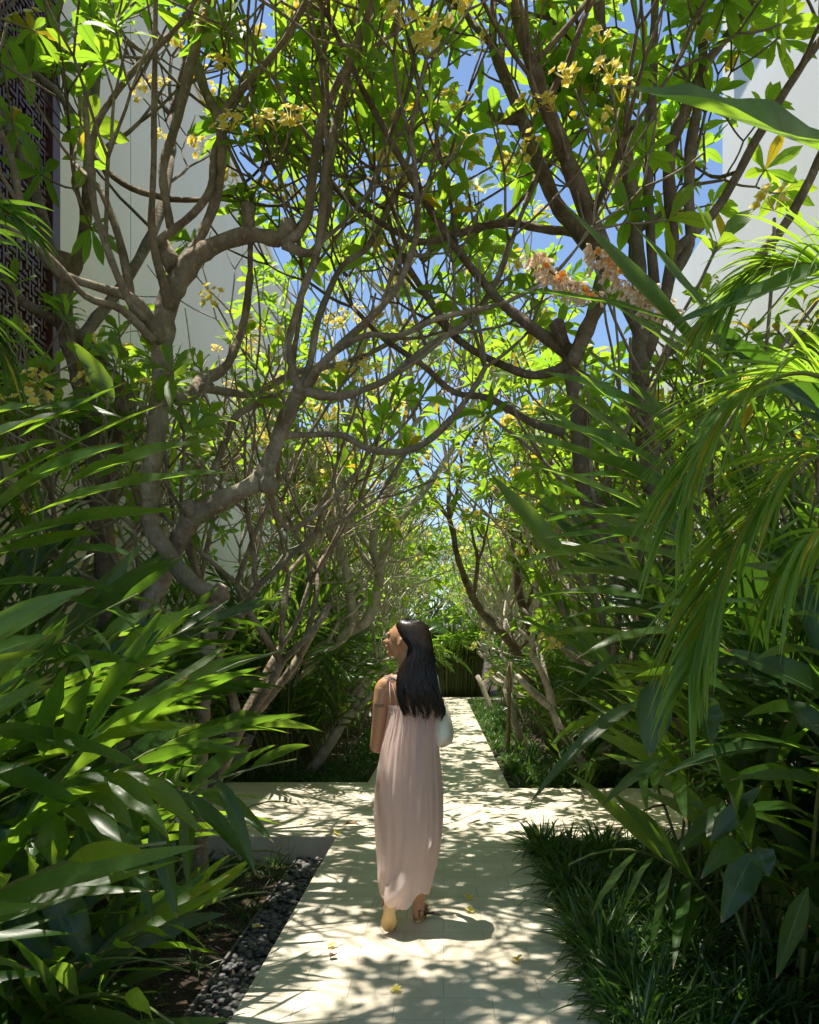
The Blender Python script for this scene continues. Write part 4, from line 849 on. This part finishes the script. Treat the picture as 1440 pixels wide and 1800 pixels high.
fallen_leaf(757, 1614, -.05, .15, .035, 'narrow dark red brown pod beside the planted sandal', 'pod')
fallen_leaf(585, 1686, 1.2, .05, .04, 'small crumpled reddish leaf left of the raised sandal', 'pod')
fallen_leaf(885, 1425, .5, .05, .03, 'tiny dark leaf on the sunny crossing')
R = random.Random(8); k = 0
litter = Geo()
for i in range(420):
    sd = R.choice((0, 1, 1)); 
    if sd: p = (R.uniform(.72, 1.9), R.uniform(2.5, 6.2), -.02)
    else: p = (R.uniform(-2.4, -1.17), R.uniform(2.7, 6.4), -.175)
    a = R.uniform(0, 6.28)
    leaves(litter, [p], [(math.cos(a), math.sin(a), R.uniform(-.1, .25))], [(R.gauss(0, .3), R.gauss(0, .3), 1)], R.uniform(.04, .13), R.uniform(.015, .045), .1, .4, 4, 'plum')
tag(litter.obj('leaf_litter', M['dead']), 'dry brown leaf litter on the soil of the front beds', 'leaf litter', kind='stuff')
# ------------------------------------------------------------------ the woman
WY = 4.38
def Lp(px, py, dy=0.): return P(px, py, WY) + Vector((0, dy, 0))
def skin_mat():
    t = NT('skin'); co = t.n('TexCoord').outputs['Object']; n = t.noise(co, 14., 3.)
    c = t.mix(n, (.47, .235, .125), (.57, .31, .175))
    return t.end(t.bsdf(**{'Base Color': c, 'Roughness': .42, 'Subsurface Weight': .12, 'Subsurface Radius': (.02, .008, .004), 'Subsurface Scale': .5, 'Normal': t.bump(t.noise(co, 220., 2.), .05, .001)}))
M['skin'] = skin_mat()
class Blob:
    def __init__(s): s.bm = bmesh.new()
    def ell(s, c, r, rot=None):
        m = Matrix.Translation(c) @ (rot.to_4x4() if rot else Matrix.Identity(4)) @ Matrix.Diagonal((*r, 1))
        bmesh.ops.create_icosphere(s.bm, subdivisions=3, radius=1, matrix=m)
    def chain(s, pts):           # (Vector, radius[, flatten]) joined by many overlapping rings
        for (a, ra), (b, rb) in zip(pts[:-1], pts[1:]):
            L = (b - a).length; n = max(2, int(L / (min(ra, rb) * .45)))
            d = (b - a).normalized(); R = d.to_track_quat('Z', 'Y').to_matrix().to_4x4()
            bmesh.ops.create_cone(s.bm, cap_ends=True, segments=20, radius1=ra, radius2=rb, depth=L, matrix=Matrix.Translation((a + b) / 2) @ R)
        for p, r in pts: bmesh.ops.create_icosphere(s.bm, subdivisions=2, radius=r, matrix=Matrix.Translation(p))
    def done(s, name, mat, parent, voxel=.006, it=5):
        me = bpy.data.meshes.new(name); s.bm.to_mesh(me); s.bm.free()
        o = bpy.data.objects.new(name, me); COL.objects.link(o)
        m = o.modifiers.new('r', 'REMESH'); m.mode = 'VOXEL'; m.voxel_size = voxel
        m2 = o.modifiers.new('s', 'SMOOTH'); m2.factor = .5; m2.iterations = it
        bpy.context.view_layer.update()
        dg = bpy.context.evaluated_depsgraph_get(); nm = bpy.data.meshes.new_from_object(o.evaluated_get(dg))
        o.modifiers.clear(); o.data = nm; nm.name = name; nm.materials.clear(); nm.materials.append(mat)
        nm.polygons.foreach_set('use_smooth', [True] * len(nm.polygons))
        if parent: child(o, parent)
        return o
person = empty('person', (-.17, WY, 0), 'woman with long black hair walking away in a pale pink strap dress, looking left', 'person')
B = Blob()
# trunk
B.chain([(Lp(718, 1405), .125), (Lp(719, 1370), .125), (Lp(721, 1310), .092), (Lp(722, 1262), .088), (Lp(722, 1230), .085)])
B.ell(Lp(722, 1222), (.132, .078, .105)); B.ell(Lp(704, 1214, -.045), (.05, .033, .055)); B.ell(Lp(742, 1214, -.045), (.05, .033, .055))
B.chain([(Lp(678, 1206), .049), (Lp(700, 1199), .056), (Lp(722, 1196), .062), (Lp(742, 1200), .054), (Lp(758, 1208), .047)])
B.chain([(Lp(722, 1205), .07), (Lp(720, 1185), .052), (Lp(717, 1160), .050), (Lp(714, 1148), .052)])
# arms
B.chain([(Lp(674, 1210), .046), (Lp(670, 1235), .043), (Lp(666, 1270, .01), .038), (Lp(662, 1300, .02), .034), (Lp(660, 1314, .03), .034), (Lp(667, 1316, .09), .034), (Lp(684, 1306, .17), .028), (Lp(700, 1299, .215), .022)])
B.chain([(Lp(759, 1212), .045), (Lp(764, 1238), .042), (Lp(771, 1275, .01), .036), (Lp(773, 1302, .04), .033), (Lp(768, 1306, .10), .032), (Lp(757, 1300, .17), .027), (Lp(742, 1296, .215), .021)])
# hands clasped in front
def hand(wr, dirx):
    p = Lp(*wr); sx = dirx
    palm = p + Vector((sx * .045, .02, -.004)); B.ell(palm, (.045, .017, .036))
    for k, (dz, ln) in enumerate([(.026, .062), (.010, .070), (-.007, .066), (-.023, .052)]):
        a = palm + Vector((sx * .034, .004, dz)); b = a + Vector((sx * ln * .45, .014, 0)); c = b + Vector((sx * ln * .28, -.012, -.006)); e = c + Vector((sx * ln * .18, -.020, -.006))
        B.chain([(a, .0088), (b, .0082), (c, .0076), (e, .0068)])
    a = palm + Vector((-sx * .012, -.004, .028)); B.chain([(a, .0115), (a + Vector((sx * .022, -.006, .024)), .0095), (a + Vector((sx * .045, -.004, .030)), .0082)])
hand((700, 1299, .215), 1); hand((742, 1296, .235), -1)
# legs
B.chain([(Lp(700, 1405), .092), (Lp(698, 1450), .078), (Lp(695, 1515, .03), .052), (Lp(692, 1535, .01), .05), (Lp(690, 1560, -.05), .047), (Lp(688, 1585, -.12), .033), (Lp(688, 1594, -.14), .03)])
B.chain([(Lp(738, 1405), .092), (Lp(739, 1450), .078), (Lp(738, 1515, .05), .052), (Lp(738, 1535, .05), .052), (Lp(737, 1560, .04), .045), (Lp(736, 1590, .05), .031), (Lp(736, 1603, .05), .032)])
# planted right foot (pointing away) and raised left foot on its toes
def g0(x, y, z): return Vector((x, y, z))
rx = Lp(735, 1600).x
B.chain([(g0(rx, 4.43, .075), .031), (g0(rx, 4.425, .040), .030), (g0(rx + .003, 4.50, .045), .029), (g0(rx + .010, 4.58, .032), .026), (g0(rx + .014, 4.615, .026), .024)])
for k, (dx, l) in enumerate([(-.024, .052), (-.010, .050), (.003, .045), (.015, .038), (.027, .030)]):
    B.chain([(g0(rx + .014 + dx, 4.612, .026), .0105), (g0(rx + .016 + dx, 4.622 + l * .6, .022), .010 if k else .012)])
lx = Lp(688, 1590).x
B.chain([(g0(lx, 4.245, .155), .028), (g0(lx, 4.26, .125), .028), (g0(lx + .001, 4.275, .08), .027), (g0(lx + .002, 4.29, .045), .027), (g0(lx + .004, 4.31, .030), .024)])
for k, dx in enumerate([.024, .010, -.003, -.015, -.027]):
    B.chain([(g0(lx + dx, 4.30, .028), .0105), (g0(lx + dx, 4.335 - k * .004, .020), .010)])
# head: local axes f (facing), s (towards the right ear side), u (up, chin a little raised)
yaw = math.radians(112); pit = math.radians(9)
f0 = Vector((-math.sin(yaw) * 1., math.cos(math.radians(68)), 0)).normalized(); s0 = f0.cross(Vector((0, 0, 1))).normalized()
f = (f0 * math.cos(pit) + Vector((0, 0, 1)) * math.sin(pit)); u = (Vector((0, 0, 1)) * math.cos(pit) - f0 * math.sin(pit)); s = f.cross(u)
HR = Matrix((f, s, u)).transposed(); HC = Lp(710, 1125)
def H(a, b, c): return HC + f * a + s * b + u * c
B.ell(H(-.012, 0, .012), (.096, .073, .092), HR); B.ell(H(.030, 0, -.030), (.055, .056, .070), HR); B.ell(H(.060, 0, -.080), (.028, .030, .020), HR)
B.ell(H(.050, 0, .022), (.038, .052, .040), HR)
B.chain([(H(.082, 0, .004), .008), (H(.096, 0, -.016), .009), (H(.110, 0, -.026), .0105)]); B.ell(H(.094, .008, -.029), (.008, .007, .006), HR); B.ell(H(.094, -.008, -.029), (.008, .007, .006), HR)
B.ell(H(.092, 0, -.047), (.010, .020, .006), HR); B.ell(H(.090, 0, -.059), (.010, .018, .007), HR)
for sg in (-1, 1):
    B.ell(H(.066, sg * .030, -.022), (.020, .022, .022), HR); B.ell(H(.078, sg * .030, .022), (.010, .022, .007), HR)
    B.chain([(H(-.010, sg * .070, .010), .007), (H(-.020, sg * .078, .004), .0065), (H(-.018, sg * .078, -.016), .006), (H(-.006, sg * .073, -.028), .007)]); B.ell(H(-.008, sg * .070, -.008), (.012, .006, .018), HR)
body = B.done('body', M['skin'], person, .005, 2)
# features
def small(name, items, mat, parent):
    g = Geo()
    for pts, r in items: g.tube(pts, r, 6)
    o = g.obj(name, mat, parent); return o
dk = plain('dark_hair_detail', (.012, .009, .008), .5, .1)
for sg in (-1, 1):
    small('eyebrow', [([H(.088, sg * .014, .024), H(.087, sg * .030, .028), H(.076, sg * .045, .022)], [.0022, .0026, .0014])], dk, person)
    small('eye', [([H(.083, sg * .018, .002), H(.083, sg * .030, .003), H(.076, sg * .041, .001)], [.002, .0042, .002])], dk, person)
small('lips', [([H(.086, -.018, -.052), H(.101, 0, -.049), H(.086, .018, -.052)], [.002, .004, .002]), ([H(.085, -.016, -.056), H(.099, 0, -.060), H(.085, .016, -.056)], [.002, .0045, .002])], plain('lips', (.45, .13, .11), .35, .05), person)
# hair
def hair_mat():
    t = NT('black_hair'); uv = t.n('SeparateXYZ', ins={0: t.n('UVMap').outputs[0]}); rnd = t.n('NewGeometry').outputs['Random Per Island']
    c = t.mix(rnd, (.006, .004, .003), (.030, .017, .012))
    return t.end(t.bsdf(**{'Base Color': c, 'Roughness': .30, 'Specular IOR Level': .45}))
M['hair'] = hair_mat()
ring = [(1088, 712, 734, .02, -.01), (1092, 702, 742, .055, -.01), (1100, 696, 750, .078, -.01), (1111, 697, 756, .094, -.01), (1124, 704, 759, .099, -.018), (1136, 719, 761, .098, -.036), (1150, 720, 763, .084, -.058), (1168, 708, 764, .068, -.072),
        (1184, 702, 766, .054, -.092), (1202, 700, 769, .048, -.106), (1220, 702, 775, .044, -.116), (1236, 706, 780, .038, -.118), (1250, 711, 783, .030, -.118), (1264, 718, 776, .020, -.118)]
def hair_ring(v):
    n = len(ring) - 1; x = min(max(v, 0), 1) * n; k = min(int(x), n - 1); t = x - k; return [a * (1 - t) + b * t for a, b in zip(ring[k], ring[k + 1])]
def hair_pt(th, v, sc=1.):
    py, x0, x1, dp, cy = hair_ring(v); c = Lp((x0 + x1) / 2, py, cy); hw = (x1 - x0) / 2 / F * WY
    return c + Vector((math.cos(th) * hw * sc, math.sin(th) * dp * sc, 0))
V = np.array([[hair_pt(th, v, .94)[:] for th in np.linspace(0, 2 * math.pi, 48, endpoint=False)] for v in np.linspace(0, .74, 50)])
g = Geo(); g.grid(V, True)
R = random.Random(2)
for i in range(1500):
    th = R.uniform(-math.pi * 1.02, .25 * math.pi) if R.random() < .85 else R.uniform(0, 6.28); end = R.uniform(.84, 1.03) - .11 * abs(math.cos(th)) ** 2 * R.random() - .05 * abs(math.sin(round(th / .24) * 3.3)); st = R.uniform(0, .25) if R.random() < .6 else 0
    ph = R.uniform(0, 6.28); am = R.uniform(.02, .13); pts = []; drift = R.uniform(-.12, .12)
    tc = (round(th / .24) + .35 * math.sin(round(th / .24) * 2.7)) * .24; ck = round(th / .24) * 1.9
    for j in range(17):
        v = st + (end - st) * j / 16; k = max(0, v - .5); cl_ = min(.85, k * 1.9); wv = .10 * min(1, v * 1.6) * math.sin(v * 15 + ck)
        p = hair_pt((th + drift * v) * (1 - cl_) + tc * cl_ + wv + .4 * am * math.sin(ph + v * 9), min(v, 1), R.uniform(.985, 1.0) + .04 * k * math.sin(ph + 3 * v))
        if v > 1: p.z -= (v - 1) * .5
        if k > 0: p += Vector((R.gauss(0, .0022) + k * .01 * math.sin(ph), R.gauss(0, .0015), 0))
        pts.append(p)
    g.tube(pts, np.concatenate([np.linspace(.0026, .0030, 11), np.linspace(.0026, .0005, 6)]), 4, cap=False)
for i in range(40):      # a few loose flyaway strands
    th = R.uniform(-3.1, .2); pts = [hair_pt(th, v, 1.02 + .10 * R.random() * v) for v in np.linspace(.3, .95, 8)]; g.tube(pts, .0007, 3, cap=False)
g.obj('hair', M['hair'], person)
# dress
def dress_mat():
    t = NT('pink_cotton'); co = t.n('TexCoord').outputs['Object']; mp = t.n('Mapping', ins={0: co, 3: (1., 1., .25)}).outputs[0]
    n1 = t.noise(mp, 55., 4., .6); n2 = t.noise(co, 420., 2.)
    c = t.mix(n1, (.92, .72, .66), (.96, .80, .74))
    b = t.bump(t.math('ADD', t.math('MULTIPLY', n1, 1.), t.math('MULTIPLY', n2, .25)), .5, .004)
    pr = t.bsdf(**{'Base Color': c, 'Roughness': .85, 'Normal': b, 'Sheen Weight': .2})
    tr = t.n('BsdfTranslucent', ins={'Color': (.97, .84, .78), 'Normal': b}).outputs[0]
    return t.end(t.n('MixShader', ins={0: .56, 1: pr, 2: tr}).outputs[0])
M['dress'] = dress_mat()
DR = [(1238, 684, 764, .098, .0), (1246, 683, 765, .100, .0), (1256, 681, 766, .108, .0), (1275, 678, 768, .118, -.005), (1310, 670, 771, .130, -.01), (1350, 664, 775, .145, -.015), (1390, 660, 778, .155, -.02), (1430, 658, 779, .158, -.02), (1470, 660, 777, .155, -.02),
      (1510, 663, 771, .150, -.02), (1545, 665, 762, .148, -.03), (1575, 670, 754, .140, -.04), (1600, 674, 748, .135, -.045)]
def dress_pt(th, py, rn):
    n = len(DR) - 1; k = 0
    while k < n - 1 and DR[k + 1][0] < py: k += 1
    a, b = DR[k], DR[k + 1]; t = (py - a[0]) / (b[0] - a[0]); t = min(max(t, 0), 1); t2 = t
    x0, x1, dp, cy = [a[i] * (1 - t2) + b[i] * t2 for i in range(1, 5)]
    v = (py - 1238) / 362
    am = .009 + .013 * min(1, v * 3) * (1 - .35 * v)
    w1 = noise.noise(Vector((math.cos(th) * 2.2, math.sin(th) * 2.2, v * 1.6))); w2 = noise.noise(Vector((math.cos(th) * 5 + v * 2.2, math.sin(th) * 5, v * 3.2 + 7))); w3 = noise.noise(Vector((math.cos(th) * 9, math.sin(th) * 9, v * 1.2 + 3)))
    fold = am * (w1 * 1.6 + w2 * 1.1 * min(1, .3 + v) + w3 * 1.5 * max(0, 1 - v * 1.3) + .45 * math.sin(31 * th + 2 * w1 * 6) * max(0, 1 - v * 3.))
    # cloth dragged towards the raised left foot
    lw = math.exp(-((th + 1.95) / .5) ** 2) * math.exp(-((py - 1555) / 34) ** 2)
    fold += .06 * lw + .04 * math.sin((py - 1500) * .09 + th * 5) * math.exp(-((th + 2.2) / .7) ** 2) * math.exp(-((py - 1560) / 40) ** 2)
    c = Lp((x0 + x1) / 2, py, cy); hw = (x1 - x0) / 2 / F * WY
    k2 = 1 + fold / max(dp, .05)
    return c + Vector((math.cos(th) * hw * (1 + fold * 1.1), math.sin(th) * dp * k2, 0))
NTh = 260; rows_ = []
for j in range(110):
    v = j / 109; row = []
    for i in range(NTh):
        th = 2 * math.pi * i / NTh - math.pi
        hem = 1571 + 12 * math.exp(-((th + 1.7) / .5) ** 2) - 6 * math.exp(-((th + 2.6) / .3) ** 2) - 14 * math.exp(-((th + .8) / .5) ** 2) + 3 * math.sin(9 * th + 1)
        row.append(dress_pt(th, 1246 + (hem - 1246) * v, None)[:])
    rows_.append(row)
g = Geo(); g.grid(np.array(rows_), True)
def frill(py0, py1, amp, k, out):      # gathered frill above the elastic band
    rr = []
    for j in range(7):
        v = j / 6; row = []
        for i in range(520):
            th = 2 * math.pi * i / 520; py = py0 + (py1 - py0) * v; q = dress_pt(th, 1246, None); c = Lp(724, 1246, 0)
            dd = Vector((q.x - c.x, q.y - c.y, 0)); s_ = 1 + out * v + amp * (.3 + v) * math.sin(k * th + .5 * math.sin(7 * th)); e = c + dd * s_
            row.append((e.x, e.y, Lp(0, py).z + .003 * math.sin(k * .5 * th + 1) * v))
        rr.append(row)
    g.grid(np.array(rr), True)
frill(1247, 1239, .035, 60, .03); frill(1246, 1254, .03, 60, .045)
g.obj('dress', M['dress'], person)
for sp_ in ([Lp(689, 1241, -.085), Lp(688, 1225, -.093), Lp(687, 1212, -.08), Lp(686, 1197, -.045), Lp(686, 1189, 0), Lp(688, 1200, .06), Lp(690, 1240, .09)],
            [Lp(700, 1241, -.088), Lp(697, 1222, -.09), Lp(692, 1206, -.072), Lp(688, 1195, -.03)],
            [Lp(757, 1241, -.085), Lp(757, 1212, -.09), Lp(757, 1190, 0), Lp(755, 1240, .09)]):
    small('strap', [(sp_, .0028)], M['dress'], person)
b0 = Lp(686, 1191, -.03)
def bow(pts): return [b0 + Vector((a, -.012 - abs(a) * .3, c)) for a, c in pts]
small('bow', [(bow([(0, 0), (-.012, .012), (-.022, .010), (-.024, -.002), (-.012, -.006), (0, 0)]), .0026), (bow([(0, 0), (.010, .012), (.016, -.004), (.012, -.024), (.004, -.020), (0, 0)]), .0026),
              (bow([(0, 0), (-.006, -.02), (-.014, -.040), (-.013, -.062)]), .0022), (bow([(0, 0), (.018, .004), (.034, -.006), (.04, -.012)]), .0022)], plain('strap_cotton', (.72, .62, .6), .8, .05), person)
ar = Lp(670, 1240, 0)
def armline(z, a0, a1, n=7): return [ar + Vector((math.cos(a) * .0432, math.sin(a) * .0432, z)) for a in np.linspace(a0, a1, n)]
small('tattoo', [(armline(.006, -2.5, -1.2), .0012), (armline(.001, -2.4, -1.3), .0009), (armline(-.005, -2.0, -.9), .0012)], dk, person)
# sandals
sole_m = plain('tan_leather_sole', (.60, .40, .18), .6, .15, 12.); strap_m = plain('brown_leather', (.20, .08, .04), .45, .15, 20.)
def sandal(outl, place, straps):
    g = Geo(); n = len(outl)
    top = [place(x, y, .0) for x, y in outl]; bot = [place(x * 1.02, y, -.011) for x, y in outl]; c1 = place(0, .0, 0); c2 = place(0, .0, -.011)
    g.grid(np.array([[c1[:]] * n, [t[:] for t in top], [b[:] for b in bot], [c2[:]] * n]), True)
    o = g.obj('sandal', sole_m, person)
    sg = Geo()
    for pts in straps: sg.tube([place(*p) for p in pts], .0032, 6)
    st = sg.obj('sandal_strap', strap_m); bpy.context.view_layer.update(); st.parent = o; st.matrix_parent_inverse = o.matrix_world.inverted()
out = []
for i in range(40):
    a = 2 * math.pi * i / 40; y = math.sin(a) * .118; wd = float(np.interp(y, [-.118, -.07, -.02, .05, .118], [.032, .033, .029, .044, .040]))
    out.append((math.copysign(abs(math.cos(a)) ** .75, math.cos(a)) * wd + .004 * math.sin(y * 14), y))
def plR(x, y, z): return Vector((rx + .006 + x, 4.512 + y, .013 + z))
sandal(out, plR, [[(-.033, -.07, 0), (-.034, -.085, .04), (0, -.118, .055), (.034, -.085, .04), (.033, -.07, 0)], [(-.033, -.06, 0), (-.03, -.05, .06), (0, -.02, .082), (.03, -.05, .06), (.033, -.06, 0)],
                  [(-.04, .03, 0), (-.03, .035, .035), (0, .04, .05), (.03, .035, .035), (.04, .03, 0)], [(-.042, .07, 0), (0, .075, .045), (.042, .07, 0)], [(0, -.118, .02), (0, -.121, .055)]])
def plL(x, y, z):        # heel lifted: sole faces the camera, toes on the ground
    h = (y + .118) / .236      # 0 heel .. 1 toe
    zz = .188 * (1 - h) + .006 * h + .012 * (1 - h) * h; yy = 4.192 + .050 * h ** 1.5
    nrm_ = Vector((0, 1, .25)).normalized()
    return Vector((lx - x + .001, yy, zz + .006)) + nrm_ * z + Vector((0, 0, 0))
sandal(out, plL, [[(-.033, -.07, 0), (-.034, -.085, .04), (0, -.112, .058), (.034, -.085, .04), (.033, -.07, 0)], [(-.033, -.06, 0), (-.03, -.05, .06), (0, -.02, .085), (.03, -.05, .06), (.033, -.06, 0)],
                  [(-.04, .03, 0), (-.03, .035, .035), (0, .04, .05), (.03, .035, .035), (.04, .03, 0)]])
# bag
bag = empty('handbag', Lp(780, 1300, .0), 'cream slouchy shoulder bag hanging at the right side of the woman', 'handbag')
BR = [(1234, 772, 781, .02), (1240, 768, 785, .045), (1252, 765, 790, .085), (1270, 763, 795, .115), (1288, 762, 798, .130), (1300, 763, 797, .125), (1308, 765, 790, .10), (1312, 768, 780, .05), (1313, 772, 775, .01)]
V = []
for (py, x0, x1, dp) in BR:
    c = Lp((x0 + x1) / 2, py, .02); hw = (x1 - x0) / 2 / F * WY
    V.append([(c.x + math.copysign(abs(math.cos(a)) ** .8, math.cos(a)) * hw * (1 + .05 * math.sin(5 * a + py * .2)), c.y + math.sin(a) * dp, c.z + .006 * math.sin(4 * a)) for a in np.linspace(0, 2 * math.pi, 40, endpoint=False)])
g = Geo(); g.grid(np.array(V), True); bo = g.obj('bag_body', plain('cream_canvas', (.86, .80, .68), .7, .08, 30., .3), bag)
sm = bo.modifiers.new('smooth', 'SUBSURF'); sm.levels = 1; sm.render_levels = 2
s = Geo(); s.tube([Lp(777, 1240, -.04), Lp(774, 1222, -.06), Lp(770, 1200, -.05), Lp(768, 1189, 0), Lp(770, 1205, .05), Lp(777, 1240, .07)], .008, 8); s.obj('bag_strap', bpy.data.materials['cream_canvas'], bag)
